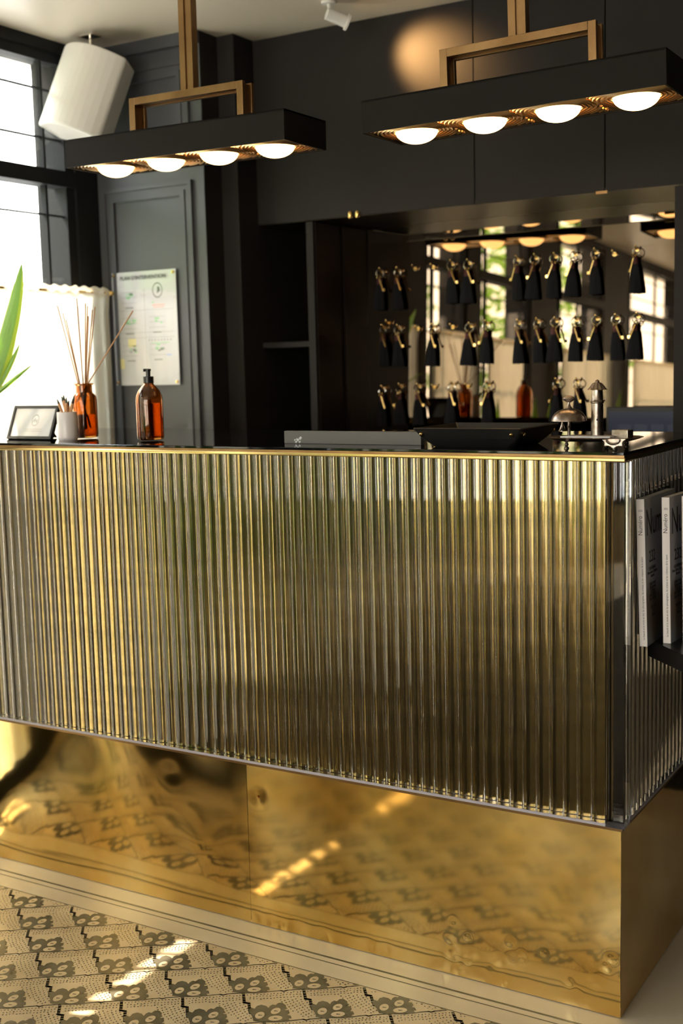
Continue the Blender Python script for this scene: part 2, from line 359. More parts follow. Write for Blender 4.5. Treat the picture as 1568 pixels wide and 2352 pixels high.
WIN = [(-0.23, 0.72), (-0.88, -0.42), (-1.72, -1.03), (-2.95, -2.10), (-4.85, -3.45)]
ZS, ZT0, ZT1, ZTOP = 0.06, 1.810, 1.855, 2.190
wm = MB()
ys = [YB] + [y for a, b in WIN for y in (b, a)] + [YF]
for k in range(0, len(ys), 2): wm.box(XW - .16, XW, ys[k + 1], ys[k], 0, ZC)
for a, b in WIN:
    wm.box(XW - .16, XW, a, b, 0, ZS); wm.box(XW - .16, XW, a, b, ZTOP, ZC)
struct(wm.build('wall_left', 'window_paint'))
def window(k, a, b):
    f = MB(); X0, X1 = XW - .055, XW - .008
    f.box(X0, X1, a, a + .035, ZS, ZTOP); f.box(X0, X1, b - .035, b, ZS, ZTOP)
    f.box(X0, X1, a, b, ZS, ZS + .04); f.box(X0, X1, a, b, ZTOP - .03, ZTOP); f.box(X0 - .01, X1 + .010, a, b, ZT0, ZT1)
    m = MB()
    yv = [b - .110, a + .110] + ([a + (b - a) * .5] if b - a > .8 else [])
    for y in yv: m.box(X0 + .02, X0 + .040, y - .0045, y + .0045, ZS, ZTOP)
    for z in (2.083, 1.945, 1.725, 1.36, 1.0): m.box(X0 + .025, X0 + .037, a, b, z - .0025, z + .0025)
    fr = struct(f.build('window_%d' % k, 'window_paint'))
    m.build('glazing_bar', 'window_paint', fr)
    B(X0 + .03, X0 + .034, a, b, ZS, ZTOP).build('pane', 'pane', fr)
    # portal for daylight
    L = bpy.data.lights.new('window_daylight', 'AREA'); L.shape = 'RECTANGLE'; L.size = b - a; L.size_y = ZTOP - ZS; L.cycles.is_portal = True
    lo = bpy.data.objects.new('window_daylight', L); COL.objects.link(lo); lo.location = (XW - .17, (a + b) / 2, (ZS + ZTOP) / 2); lo.rotation_euler = (0, math.radians(-90), 0)
    lo.rotation_euler = Vector((1, 0, 0)).to_track_quat('-Z', 'Y').to_euler()
    L.size, L.size_y = b - a, ZTOP - ZS
for k, (a, b) in enumerate(WIN): window(k + 1, a, b)
# unseen front wall behind the camera, glazing added to brighten floor and spines
FR = [(-1.75, -0.25), (0.25, 1.15)]
fm = MB()
xs = [XW] + [x for a, b in FR for x in (a, b)] + [XR]
for k in range(0, len(xs), 2): fm.box(xs[k], xs[k + 1], YF - .16, YF, 0, ZC)
for a, b in FR: fm.box(a, b, YF - .16, YF, 0, .35); fm.box(a, b, YF - .16, YF, 2.08, ZC)
struct(fm.build('wall_front', 'tan_plaster'))
for k, (a, b) in enumerate(FR):
    f = MB(); f.box(a, a + .04, YF - .1, YF - .04, .35, 2.08); f.box(b - .04, b, YF - .1, YF - .04, .35, 2.08); f.box(a, b, YF - .1, YF - .04, .35, .4); f.box(a, b, YF - .1, YF - .04, 2.03, 2.08)
    f.box((a + b) / 2 - .015, (a + b) / 2 + .015, YF - .1, YF - .04, .35, 2.08); f.box(a, b, YF - .1, YF - .04, 1.5, 1.53)
    fr = struct(f.build('window_%d' % (k + 5), 'window_paint'))
    B(a, b, YF - .075, YF - .07, .35, 2.08).build('pane', 'pane', fr)
    L = bpy.data.lights.new('window_daylight', 'AREA'); L.shape = 'RECTANGLE'; L.size = b - a; L.size_y = 1.73; L.cycles.is_portal = True
    lo = bpy.data.objects.new('window_daylight', L); COL.objects.link(lo); lo.location = ((a + b) / 2, YF - .17, 1.215)
    lo.rotation_euler = Vector((0, 1, 0)).to_track_quat('-Z', 'Z').to_euler()

# panelled pier (poster wall)
YP = 0.816
pp = MB()
pp.box(XW, -1.505, YP, YB, 0, ZC); pr2 = MB(); pr2.box(-1.5045, -1.445, 0.90, YB, 0, ZC); pr2.box(-1.5045, -1.5040, YP + .001, .90, 0, ZC)
struct(pr2.build('wall_pier_return', 'paint'))  # thin charcoal skin puts shade into the colour of the pier's side
struct(pp.build('wall_pier', 'pier_paint_lit'))
def moulding(x0, x1, z0, z1, wdt=.042):
    m = MB()
    for (d0, d1, h) in ((0, .012, .012), (.012, .027, .006), (.027, wdt, .010)):
        a, b = d0, d1; y0, y1 = YP - h, YP
        m.box(x0 + a, x0 + b, y0, y1, z0 + a, z1 - a); m.box(x1 - b, x1 - a, y0, y1, z0 + a, z1 - a)
        m.box(x0 + b, x1 - b, y0, y1, z0 + a, z0 + b); m.box(x0 + b, x1 - b, y0, y1, z1 - b, z1 - a)
    return m
struct(moulding(-1.886, -1.546, 0.95, 1.812).build('trim_2', 'pier_paint_lit'))
struct(moulding(-1.886, -1.546, 1.905, 2.150).build('trim_3', 'pier_paint_lit'))
struct(B(XW, -1.505, YP - .02, YP, ZC - .035, ZC).build('trim_4', 'pier_paint_lit'))

# ------------------------------------------------------------------ fitted cabinet wall
YC = 0.998
cab = thing('wall_cabinet', 'tall charcoal fitted cabinet behind the counter with flush upper doors and open shelving', 'cabinet', (-0.3, YC, 0))
def at(o, mb, name, m, parent, **k):
    q = mb.build(name, m, parent, **k); q.matrix_parent_inverse = Matrix.Translation(parent.location).inverted(); return q
XE = 1.9
for x0, x1 in ((-1.445, -0.7345), (-0.7315, -0.3715), (-0.3685, 0.25), (0.253, 1.0), (1.003, XE)):
    at(0, B(x0, x1, YC, YC + .02, 1.6895, ZC - .001), 'door', 'paint', cab, bevel=.0008)
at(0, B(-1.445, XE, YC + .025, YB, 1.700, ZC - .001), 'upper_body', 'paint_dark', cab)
at(0, B(-1.445, XE, YC + .003, 1.42, 1.688, 1.699), 'soffit', 'soffit', cab)
at(0, B(-1.276, -1.253, YC, 1.40, 0.0, 1.684), 'upright', 'paint', cab)
at(0, B(-0.190, -0.165, YC - .003, 1.40, 0.0, 1.684), 'upright', 'paint', cab)
at(0, B(-1.445, -1.276, YC + .004, 1.40, 1.322, 1.338), 'shelf', 'paint', cab)
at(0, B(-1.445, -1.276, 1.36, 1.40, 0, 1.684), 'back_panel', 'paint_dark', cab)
at(0, B(-1.2525, -1.2440, 1.16, 1.30, 0.9, 1.684), 'side_lining', 'brown', cab)
at(0, B(-1.2525, -1.2485, YC + .01, 1.16, 0.9, 1.684), 'side_lining', 'brown', cab)
at(0, B(-0.165, XE, YC + .004, 1.40, 1.322, 1.338), 'shelf', 'paint_dark', cab)
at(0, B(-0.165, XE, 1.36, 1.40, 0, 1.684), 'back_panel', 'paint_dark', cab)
at(0, B(-1.253, -0.190, YC + .02, 1.30, 0.86, 0.90), 'worktop', 'black_glass', cab)
at(0, B(-1.253, -0.190, YC + .03, 1.30, 0.0, 0.86), 'base', 'paint_dark', cab)
for x, w_ in ((-1.122, .018), (-1.098, .018)):
    at(0, MB().lathe([(.0055, -.009), (.007, -.004), (.007, .004), (.0055, .009)], (x, YC - .004, 1.692), 12), 'brass_catch', 'gold', cab)
at(0, B(-.392, -.362, YC - .006, YC, 1.683, 1.690), 'brass_catch', 'bronze', cab)
# mirror: main plate leans forward a hair, its bevelled upper edge leans the other way
def leany(z, z0, y0, th): return y0 - (z - z0) * math.tan(th)
mm = MB(); zs = 1.640; y0 = 1.305
t1, t2 = -0.027, 0.010
ylo = y0 + (0.90 - zs) * math.tan(-t1) * -1 * -1
yl_ = y0 - (zs - 0.90) * math.tan(0.027); yu_ = y0 - (1.688 - zs) * math.tan(0.010)
mm.poly([(-1.244, yl_, .90), (-0.190, yl_, .90), (-0.190, y0, zs), (-1.244, y0, zs)])
mm.poly([(-1.244, y0, zs), (-0.190, y0, zs), (-0.190, yu_, 1.688), (-1.244, yu_, 1.688)])
mir = mm.build('wall_mirror', 'mirror', loc=None)
tag(mir, 'bronze tinted mirror plate filling the back of the cabinet niche', 'mirror')
q = mir.modifiers.new('solid', 'SOLIDIFY'); q.thickness = 0.005; q.offset = -1
def mirror_y(z): return y0 - (zs - z) * math.tan(0.027)

# ------------------------------------------------------------------ reception counter
XL = -1.835; YD = 0.60
ct = thing('reception_counter', 'reception counter clad in clear ribs over brass, black glass top', 'counter', (-0.9, 0.3, 0))
def cpart(mb, name, m, parent=None, **k):
    q = mb.build(name, m, parent or ct, **k); q.matrix_parent_inverse = Matrix.Translation(ct.location).inverted(); return q
body = B(XL, -0.032, 0.045, YD, 0.408, 1.080)
cpart(body, 'carcass', 'paint_dark')
cpart(B(XL, -0.0345, 0.0275, 0.0295, 0.415, 1.083), 'brass_backing', 'brass')
cpart(B(-0.0295, -0.0275, 0.035, YD, 0.415, 1.083), 'brass_backing', 'brass')
# glass top + brass nosing (two small steps)
cpart(B(XL, 0.0, 0.0, YD, 1.0945, 1.100), 'counter_top', 'black_glass', bevel=.0008)
no = MB(); no.box(XL, 0.004, -0.004, YD, 1.083, 1.0905)
cpart(no, 'brass_nosing', 'brass_edge', bevel=.002)
no = MB(); no.box(XL, 0.001, -0.001, YD, 1.0905, 1.0945)
cpart(no, 'brass_fillet', 'bronze')
# acrylic ribs
def rib_profile(wd=.0264, rc=.0042, bulge=.0011):
    hw = wd / 2; pts = []
    for i in range(9):
        a = PI + PI / 2 * i / 8; pts.append((-hw + rc + rc * math.cos(a), -.0125 + rc + rc * math.sin(a)))
    for i in range(1, 12):
        q = i / 12; pts.append((-hw + rc + (wd - 2 * rc) * q, -.0125 - bulge * math.sin(PI * q)))
    for i in range(9):
        a = -PI / 2 + PI / 2 * i / 8; pts.append((hw - rc + rc * math.cos(a), -.0125 + rc + rc * math.sin(a)))
    return pts
arc = rib_profile(); hwr = .0132
rb = MB(); m_n = len(arc); Z0, Z1 = 0.415, 1.083
rb.add([(x, y, z) for z in (Z0, Z1) for x, y in arc], [(i, i + 1, i + 1 + m_n, i + m_n) for i in range(m_n - 1)], 0, True)
for a, b in ((arc[-1], (hwr, .009)), ((hwr, .009), (-hwr, .009)), ((-hwr, .009), arc[0])):
    rb.add([(a[0], a[1], Z0), (b[0], b[1], Z0), (b[0], b[1], Z1), (a[0], a[1], Z1)], [(0, 1, 2, 3)])
full = arc + [(hwr, .009), (-hwr, .009)]
rb.add([(x, y, Z0) for x, y in full], [tuple(reversed(range(len(full))))]); rb.add([(x, y, Z1) for x, y in full], [tuple(range(len(full)))])
rib0 = None; k = 0
xx = -0.0335 - 0.0135
while xx > XL + .01:
    if rib0 is None: o = cpart(rb, 'acrylic_rib', 'acrylic'); rib0 = o; me_rib = o.data
    else: o = rib0.copy(); COL.objects.link(o)
    o.location = (xx, 0.0155, 0); xx -= 0.027
yy = 0.0335 + 0.0135
while yy < YD - .01:
    o = rib0.copy(); COL.objects.link(o); o.location = (-0.0155, yy, 0); o.rotation_euler = (0, 0, PI / 2); yy += 0.027
cpart(B(-0.0325, 0.0035, -0.0025, 0.0325, 0.410, 1.083), 'corner_post', 'acrylic', bevel=.0012)
cpart(B(XL, -0.0005, 0.0015, 0.0255, 0.4095, 0.4148), 'bottom_lip', 'acrylic_cut')
cpart(B(-0.0255, -0.0005, 0.033, YD, 0.4095, 0.4148), 'bottom_lip', 'acrylic_cut')
cpart(B(XL, -0.001, 0.001, YD, 0.4045, 0.4093), 'bottom_edge', 'bronze')
# plinth: dented polished brass sheets
def dent(x, z, amp, seed):
    r = random.Random(seed); v = 0
    for k in range(7):
        fx, fz = r.uniform(3, 12), r.uniform(3, 13); ph = r.uniform(0, 6.28); a = r.uniform(.4, 1)
        v += a * math.sin(fx * x + fz * z * r.choice((-1, 1)) + ph) * math.sin(fz * .7 * x + ph * 2 + fx * .5 * z)
    return v * amp
def sheet(x0, x1, y, amp, seed, nx, nz, name, side=False, zt=.408, dents=(), lean=0):
    v = []; f = []
    for j in range(nz + 1):
        z = 0.002 + (zt - .002) * j / nz
        for i in range(nx + 1):
            x = x0 + (x1 - x0) * i / nx
            e = min(1, (x - x0) / .05 + .15, (x1 - x) / .05 + .15) * min(1, z / .05 + .05, 1)
            d = dent(x, z, amp, seed) * e
            for (dx, dz, dr, da) in dents:
                q = ((x - dx) ** 2 + (z - dz) ** 2) / dr ** 2
                if q < 9: d += da * math.exp(-q)
            if lean:
                q = max(0, min(1, (x1 - x) / .45)); d -= lean * q * q * (3 - 2 * q) * (z / .4) ** 1.6
            v.append((x, y + d, z) if not side else (y - d, x, z))
    for j in range(nz):
        for i in range(nx):
            a = j * (nx + 1) + i; q = (a, a + 1, a + nx + 2, a + nx + 1); f.append(q)
    mb = MB(); mb.add(v, f, 0, True)
    return cpart(mb, name, 'brass_plinth', solid=0)
YPl = 0.073; XPl = -0.026
rd = random.Random(11)
small = [(rd.uniform(-.42, -.04), rd.uniform(.01, .12), rd.uniform(.006, .012), rd.uniform(.0004, .0012)) for _ in range(26)]
small += [(rd.uniform(-.9, -.04), .012, rd.uniform(.008, .016), rd.uniform(.0003, .001)) for _ in range(26)]
sheet(XL, -0.893, YPl, .0009, 5, 220, 90, 'plinth_sheet', lean=.038, dents=[(-1.10, .327, .03, .0012), (-1.02, .15, .05, -.0025), (-1.35, .33, .09, .003), (-1.6, .12, .08, .003)])
sheet(-0.892, XPl, YPl - .0006, .00016, 9, 220, 110, 'plinth_sheet', dents=[(-.865, .303, .02, .001), (-.80, .34, .12, .002), (-.09, .12, .10, -.0035)] + small)
sheet(YPl, YD - .06, XPl, .0005, 14, 70, 60, 'plinth_sheet', side=True)
cpart(B(XL, XPl - .012, YPl + .012, YD - .06, 0.0, .404), 'plinth_core', 'paint_dark')
for x, z in ((-1.100, .327), (-.865, .303)):
    cpart(MB().lathe([(.0, -.002), (.003, -.0015), (.0036, 0), (.0, .0)], (0, 0, 0), 10), 'nail', 'gold').location = (0, 0, 0)
# (nail heads are lathe discs turned to face the room)
for n_, (x, z) in zip([c for c in ct.children if c.name.startswith('nail')], ((-1.100, .327), (-.865, .303))):
    n_.matrix_parent_inverse = Matrix.Translation(ct.location).inverted(); n_.location = (x, YPl - .001, z); n_.rotation_euler = (PI / 2, 0, 0)

# ------------------------------------------------------------------ pendant lamps
def lamp(label):
    L, W, H = 0.65, 0.178, 0.067
    t = thing('pendant_lamp', label, 'lamp', (0, 0, 0), 'black box pendant lamps over the counter')
    h = MB(); e = .004
    h.box(-L / 2, L / 2, -W / 2, -W / 2 + e, 0, H); h.box(-L / 2, L / 2, W / 2 - e, W / 2, 0, H)
    h.box(-L / 2, -L / 2 + e, -W / 2 + e, W / 2 - e, 0, H); h.box(L / 2 - e, L / 2, -W / 2 + e, W / 2 - e, 0, H)
    h.box(-L / 2, L / 2, -W / 2, W / 2, H - e, H)
    h.build('housing', 'lamp_black', t)
    B(-L / 2 + e, L / 2 - e, -W / 2 + e, W / 2 - e, .014, .016).build('reflector_plate', 'reflector', t)
    cl = (L - 2 * e) / 4; hw = W / 2 - e - .001
    for k in range(4):
        cx = -L / 2 + e + cl * (k + .5)
        g = MB(); r = .050
        while r < .125:
            run = []
            N = 72
            for i in range(N + 1):
                a = 2 * PI * i / N; x, y = r * math.cos(a), r * math.sin(a)
                if abs(x) < cl / 2 - .001 and abs(y) < hw: run.append((cx + x, y, .0050))
                else:
                    if len(run) > 1: g.tube(run, .0024, 5)
                    run = []
            if len(run) > 1: g.tube(run, .0024, 5)
            r += .0085
        g.build('ring_grille', 'reflector', t)
        b = MB(); R = .046; n = 9
        b.lathe([(R * math.sin(a), .007 - .027 * math.cos(a)) for a in [PI / 2 * i / n for i in range(n + 1)]] + [(R * .95, .0135)], (cx, 0, 0), 36)
        b.build('bulb', 'bulb', t)
    fr = MB(); fw2 = .17; th = .011; top = H + .092
    for y in (-.018, .018):
        fr.box(-fw2, -fw2 + .017, y - th / 2, y + th / 2, H, top); fr.box(fw2 - .017, fw2, y - th / 2, y + th / 2, H, top)
        fr.box(-fw2 + .017, fw2 - .017, y - th / 2, y + th / 2, top - .017, top)
    fr.box(-fw2 + .004, -fw2 + .012, -.0125, .0125, H, top - .004); fr.box(fw2 - .012, fw2 - .004, -.0125, .0125, H, top - .004)
    fr.box(-fw2 + .012, fw2 - .012, -.0125, .0125, top - .013, top - .005)
    fr.build('bracket', 'bronze', t, bevel=.0008)
    s = MB(); s.box(-.019, -.003, -.011, .011, top, 0.455); s.box(-.003, .003, -.006, .006, top, .455); s.box(.003, .019, -.011, .011, top, .455)
    s.build('stem', 'bronze', t)
    return t
l1 = lamp('black rectangular pendant lamp with four lit bulbs, nearer the white speaker')
l1.location = (-1.1695, .324, 1.766); l1.rotation_euler = (0, math.radians(.4), 0)
l2 = dup(l1); l2.name = 'pendant_lamp'
l2['label'] = 'black rectangular pendant lamp with four lit bulbs, hanging above the leather tray and bell'
l2.location = (-0.321, .324, 1.760); l2.rotation_euler = (0, math.radians(-1.2), 0)
# warm light that the bulbs throw (inside the lamp rows)
# ------------------------------------------------------------------ ceiling spotlight and speaker
sp_ = thing('spotlight', 'small white ceiling spotlight aimed at the cabinet doors', 'spotlight', (-1.06, .80, ZC))
a = MB(); a.lathe([(.02, -.006), (.02, 0)], (0, 0, 0), 20); a.tube([(0, 0, -.005), (0.004, 0, -.03)], .005, 8); a.build('mount', 'speaker', sp_)
dsp = (Vector((-.865, 1.0, 2.095)) - Vector((-1.06, .80, ZC - .03))).normalized()
hp = Vector((0.004, 0, -.034)); b = MB(); b.tube([hp - dsp * .012, hp - dsp * .010, hp + dsp * .045, hp + dsp * .046, hp + dsp * .052], .018, 20, radii=[.010, .0165, .0165, .022, .022])
b.build('head', 'speaker', sp_)
b = MB(); b.tube([hp + dsp * .0521, hp + dsp * .0525], .016, 16); b.build('lens', 'bulb', sp_)
SL = bpy.data.lights.new('spotlight_beam', 'SPOT'); SL.energy = 15; SL.color = (1, .55, .20); SL.spot_size = math.radians(56); SL.spot_blend = 1.0; SL.shadow_soft_size = .03
slo = bpy.data.objects.new('spotlight_beam', SL); COL.objects.link(slo); slo.parent = sp_; slo.location = hp + dsp * .06; slo.rotation_euler = dsp.to_track_quat('-Z', 'Y').to_euler()

spk = thing('wall_speaker', 'white curved loudspeaker hanging from the ceiling by the window', 'speaker', (-1.785, .675, ZC))
s = MB(); s.tube([(0, 0, 0), (0, 0, -.05)], .006, 10); s.box(-.025, .025, -.02, .02, -.004, 0); s.build('bracket', 'steel', spk)
pl = [(-.078, .062), (-.096, -.012)]
n = 12
for i in range(n + 1):
    q = i / n; x = -.096 + .192 * q; pl.append((x, -.020 - .052 * math.sin(PI * min(1, max(0, q))) ** .8))
pl += [(.096, -.012), (.078, .062)]
s = MB(); pl = [(x * 1.10, y * 1.1) for x, y in pl]; s.prism(pl, -.122, .122, smooth=False)
so2 = s.build('cabinet', 'speaker', spk, bevel=.006)
so2.location = (-.012, -.02, -.168); so2.rotation_euler = (math.radians(-14), math.radians(16), math.radians(8))
g = MB(); 

# ------------------------------------------------------------------ notice board
po = thing('notice_poster', 'white evacuation plan behind clear acrylic on the grey panelled pier', 'poster', (-1.7395, YP, 1.39))
W2, H2 = .1235, .171
def ppart(mb, name, m, **k): return mb.build(name, m, po, **k)
ppart(B(-W2, W2, -.009, -.008, -H2, H2), 'sheet', 'paper')
ppart(B(-W2, W2, -.012, -.0095, -H2, H2), 'acrylic_cover', 'acrylic_sheet')
for x in (-1, 1):
    for z in (-1, 1):
        q = ppart(MB().lathe([(.0045, 0), (.0045, .014), (.003, .0155)], (0, 0, 0), 14), 'standoff', 'gold'); q.location = (x * (W2 - .009), 0, z * (H2 - .009)); q.rotation_euler = (PI / 2, 0, 0)
text("PLAN D'INTERVENTION", .0165, 'ink', 'heading', po, face((0, -.0131, H2 - .024), (1, 0, 0), (0, 0, 1)), ext=.0004, align='CENTER')
pr = random.Random(5)
pb = MB(); 
def bar(x0, x1, z0, z1, mi): pb.box(x0, x1, -.0094, -.0091, z0, z1, mi)
for cx, cz, c in ((-.06, .098, 1), (-.062, .02, 1), (.045, .022, 1), (-.06, -.062, 1), (.045, -.060, 1)):
    for q in range(7):
        x = cx + pr.uniform(-.018, .014); z = cz + pr.uniform(-.010, .008); bar(x, x + pr.uniform(.006, .016), z, z + pr.uniform(.002, .006), pr.choice((1, 1, 0)))
    bar(cx - .016, cx + .016, cz - .036, cz - .033, 0)
    for q in range(3): bar(cx - .03, cx + .032, cz + .012 - q * .016, cz + .0126 - q * .016, 0)
bar(.03, .078, .067, .070, 2); bar(.034, .074, .061, .063, 2); bar(.03, .036, .074, .079, 1); bar(.078, .096, -.083, -.079, 3)
bar(-.105, -.088, -.12, -.09, 4); bar(-.07, -.04, -.055, -.03, 4); bar(.02, .09, -.045, -.043, 1)
for q in range(8): bar(.01 + q * .012, .014 + q * .012, -.037, -.034, 0)
for z in (.055, -.012, -.028): bar(-.11, .11, z, z + .0006, 0)
bar(-.0, .0006, -.15, .12, 0)
for q in range(24):                                                # round crest
    a0 = 2 * PI * q / 24; x, z = .052 + .018 * math.cos(a0), .112 + .021 * math.sin(a0); bar(x - .002, x + .002, z - .002, z + .002, 0)
for q in range(10):
    x, z = .052 + pr.uniform(-.008, .008), .112 + pr.uniform(-.009, .009); bar(x - .003, x + .003, z - .002, z + .002, 0)
ppart(pb, 'plan_print', ['poster_ink', 'green_ink', 'red_ink', 'blue_ink', 'yellow_ink'])

# ------------------------------------------------------------------ curtains
def curtain(k, a, b, label):
    xr = XW + .050; zr = 1.500
    rod = thing('curtain_rod', 'thin brass cafe curtain rod ' + label, 'curtain rod', (xr, (a + b) / 2, zr), 'brass cafe rods')
    r = MB(); r.tube([(0, -(b - a) / 2, 0), (0, (b - a) / 2, 0)], .0045, 10); r.build('rod', 'gold', rod)
    for y in (-(b - a) / 2, (b - a) / 2):
        r = MB(); r.lathe([(0, -.009), (.007, -.006), (.009, 0), (.007, .006), (0, .009)], (0, y, 0), 12); r.build('finial', 'gold', rod)
        r = MB(); r.tube([(0, y * .96, 0), (-.050, y * .96, 0)], .003, 6); r.build('bracket', 'gold', rod)
    c = MB(); n = int((b - a) / .006); v = []; f = []
    zl = [1.516, 1.508, 1.500, 1.492, 1.44, 1.2, 0.8, .40, .10]
    rg = random.Random(k)
    ph = [rg.uniform(0, 6.28) for _ in range(4)]
    for j, z in enumerate(zl):
        am = (.005, .008, .006, .005, .007, .010, .012, .012, .012)[j]
        for i in range(n + 1):
            y = a + .02 + (b - a - .035) * i / n
            fo = math.sin(y * 120 + ph[0]) * .5 + math.sin(y * 71 + ph[1] + z) * .35 + math.sin(y * 37 + ph[2]) * .4
            off = .0 if j != 2 else .0
            v.append((xr + (.006 if j in (1, 2, 3) else 0) + am * fo * .9, y, z + (math.sin(y * 150) * .003 if j == 0 else 0)))
    for j in range(len(zl) - 1):
        for i in range(n): q = j * (n + 1) + i; f.append((q, q + 1, q + n + 2, q + n + 1))
    c.add(v, f, 0, True); o = c.build('cafe_curtain', 'cream')
    tag(o, 'gathered cream cafe curtain ' + label, 'curtain', 'cream cafe curtains')
curtain(1, -0.26, 0.795, 'at the window beside the poster')
curtain(2, -0.92, -0.38, 'at the second window from the poster')
curtain(3, -1.52, -1.00, 'covering half of the third window from the poster')
curtain(4, -3.00, -2.05, 'at the fourth window from the poster')
curtain(5, -4.90, -3.40, 'at the window farthest from the poster')

# ------------------------------------------------------------------ plants
def blade(mb, base, tip, wid, bend, tw=0.0, n=12):
    base = Vector(base); tip = Vector(tip); d = tip - base; side = Vector((math.cos(tw), math.sin(tw), 0)); nrm = d.cross(side).normalized()
    v = []; f = []
    for i in range(n + 1):
        q = i / n; c = base + d * q + nrm * (bend * math.sin(PI * q * .8)); ww = wid * (math.sin(PI * min(1, .18 + q * .82)) ** .7) * (1 if q < .99 else .05)
        cup = nrm * ww * .18
        v += [c - side * ww * .5 + cup, c - side * ww * .36 + cup * .4, c, c + side * ww * .36 + cup * .4, c + side * ww * .5 + cup]
    for i in range(n):
        for k in range(4): q = i * 5 + k; f.append((q, q + 1, q + 6, q + 5))
    for k, ff in enumerate(f): mb.add([], [], 0)
    base_i = len(mb.v); mb.v += [tuple(x) for x in v]
    for k, ff in enumerate(f): mb.f.append(tuple(i + base_i for i in ff)); mb.mi.append(1 if k % 4 in (0, 3) else 0); mb.sm.append(True)
pt_ = thing('snake_plant', 'snake plant with upright yellow-edged leaves at the window end of the counter', 'plant', (-1.795, .20, 1.1))
p = MB(); p.lathe([(.033, 0), (.040, .09), (.042, .10), (.038, .101), (.036, .09), (0, .088)], (0, 0, 0), 28); p.build('pot', 'terracotta', pt_)
def loc(px, py, Y):
    q = onY(px, py, Y); return (q.x + 1.795, q.y - .20, q.z - 1.1)
for bs, tp, wd_, bd, tw in (((.01, 0, .09), loc(46, 600, .20), .060, .012, .1), ((.02, -.01, .09), loc(74, 838, .19), .022, .006, .3), ((.015, .0, .09), loc(44, 787, .22), .024, .006, .1), ((0, .02, .09), (-.02, .03, .50), .05, .02, .5), ((-.01, -.01, .09), (-.03, -.10, .42), .045, .02, 1.0), ((.0, -.02, .09), (-.01, -.18, .36), .045, .02, 0), ((.0, .02, .09), (.0, .14, .40), .04, .02, .2)):
    b = MB(); blade(b, bs, tp, wd_, bd, tw); b.build('leaf', ['leaf', 'leaf_edge'], pt_)
def floor_plant(x, y, h, seed, label, n=22, pot=.16, yel=0.4):
    r = random.Random(seed); t = thing('potted_plant', label, 'plant', (x, y, 0), 'tall potted plants along the windows')
    p = MB(); p.lathe([(pot * .75, 0), (pot, .30), (pot * 1.04, .31), (pot * .92, .31), (pot * .9, .28), (0, .27)], (0, 0, 0), 24); p.build('pot', 'terracotta', t)
    b = MB()
    for k in range(n):
        a = r.uniform(0, 6.28); rad = r.uniform(.05, .26); hh = h * r.uniform(.55, 1)
        blade(b, (r.uniform(-.05, .05), r.uniform(-.05, .05), .28), (rad * math.cos(a), rad * math.sin(a) , hh), r.uniform(.04, .075), r.uniform(-.06, .06), r.uniform(0, 3.14))
    b.build('foliage', ['leaf', 'leaf_edge'], t)
floor_plant(-1.55, -.68, 1.22, 1, 'bushy potted plant standing between the first and second windows')
floor_plant(-1.55, -1.95, 1.35, 2, 'bushy potted plant standing before the wall between the third and fourth windows')
floor_plant(-1.3, -4.92, 1.5, 4, 'bushy potted plant standing in the far corner of the lobby', 26)
M['rug'] = noise_col(mat('dark_rug', (0.05, 0.04, 0.02), 0.95, spec=0.1), (0.045, 0.035, 0.018), (0.09, 0.068, 0.035), 30)
o = B(-1.32, 1.6, -4.5, -0.95, .001, .012).build('rug', 'rug'); tag(o, 'unseen dark brown rug added over the lobby floor to darken brass reflections', 'rug')  # added out of view to darken the floor mirrored in the brass
floor_plant(-1.52, -1.28, 1.02, 21, 'leafy plant standing in front of the third window', 30, .13)
floor_plant(-1.52, -2.50, 1.08, 22, 'leafy plant standing in front of the fourth window', 30, .13)
floor_plant(-1.52, -3.90, 1.10, 23, 'leafy plant standing in front of the window farthest from the poster', 30, .13)
# ------------------------------------------------------------------ things on the counter
T = 1.100
def bottle(name, label, x, y, prof, inner_fill=None, cat='bottle'):
    t = thing(name, label, cat, (x, y, T))
    MB().lathe(prof, (0, 0, 0), 48).build('glass', 'amber', t)
    return t
sb = thing('soap_bottle', 'amber glass pump bottle with black dispenser standing alone on the counter', 'bottle', (-1.1845, .143, T))
pf = [(.026, .0015), (.0305, .004), (.0315, .009), (.0315, .095), (.030, .106), (.025, .117), (.018, .126), (.0125, .131), (.0115, .135)]
pin = [(r - .002, z + (0.004 if i < 3 else 0)) for i, (r, z) in enumerate(pf)]
MB().lathe([(0, .0015)] + pf + [(.0095, .135)] + list(reversed(pin[:-1])) + [(0, pin[0][1])], (0, 0, 0), 48).build('glass', 'amber', sb)
s = MB(); s.lathe([(.0115, .134), (.0125, .135), (.0125, .149), (.0105, .150)], (0, 0, 0), 24); s.lathe([(.0055, .150), (.0055, .162), (.007, .163), (.007, .167), (.0, .168)], (0, 0, 0), 20)
s.tube([(0, 0, .1645), (-.008, -.008, .1645)], .0035, 8); s.tube([(0, 0, .135), (.002, 0, .01)], .0018, 6); s.build('pump', 'black_plastic', sb)
MB().lathe([(0, .006), (.0288, .0065), (.0292, .012), (.0292, .088), (0, .0885)], (0, 0, 0), 40).build('soap', 'amber', sb)
db = thing('diffuser_bottle', 'amber glass diffuser bottle with wide lip behind the white pencil cup', 'bottle', (-1.4245, .184, T))
pf = [(.025, .0015), (.0290, .004), (.0300, .010), (.0300, .094), (.0285, .104), (.0235, .110), (.0205, .113), (.0200, .118), (.0200, .131), (.0235, .1335), (.0235, .136)]
pin = [(r - .0022, z + (.004 if i < 3 else 0)) for i, (r, z) in enumerate(pf[:-2])]
MB().lathe([(0, .0015)] + pf + [(.0180, .136)] + list(reversed(pin)) + [(0, pin[0][1])], (0, 0, 0), 48).build('glass', 'amber', db)
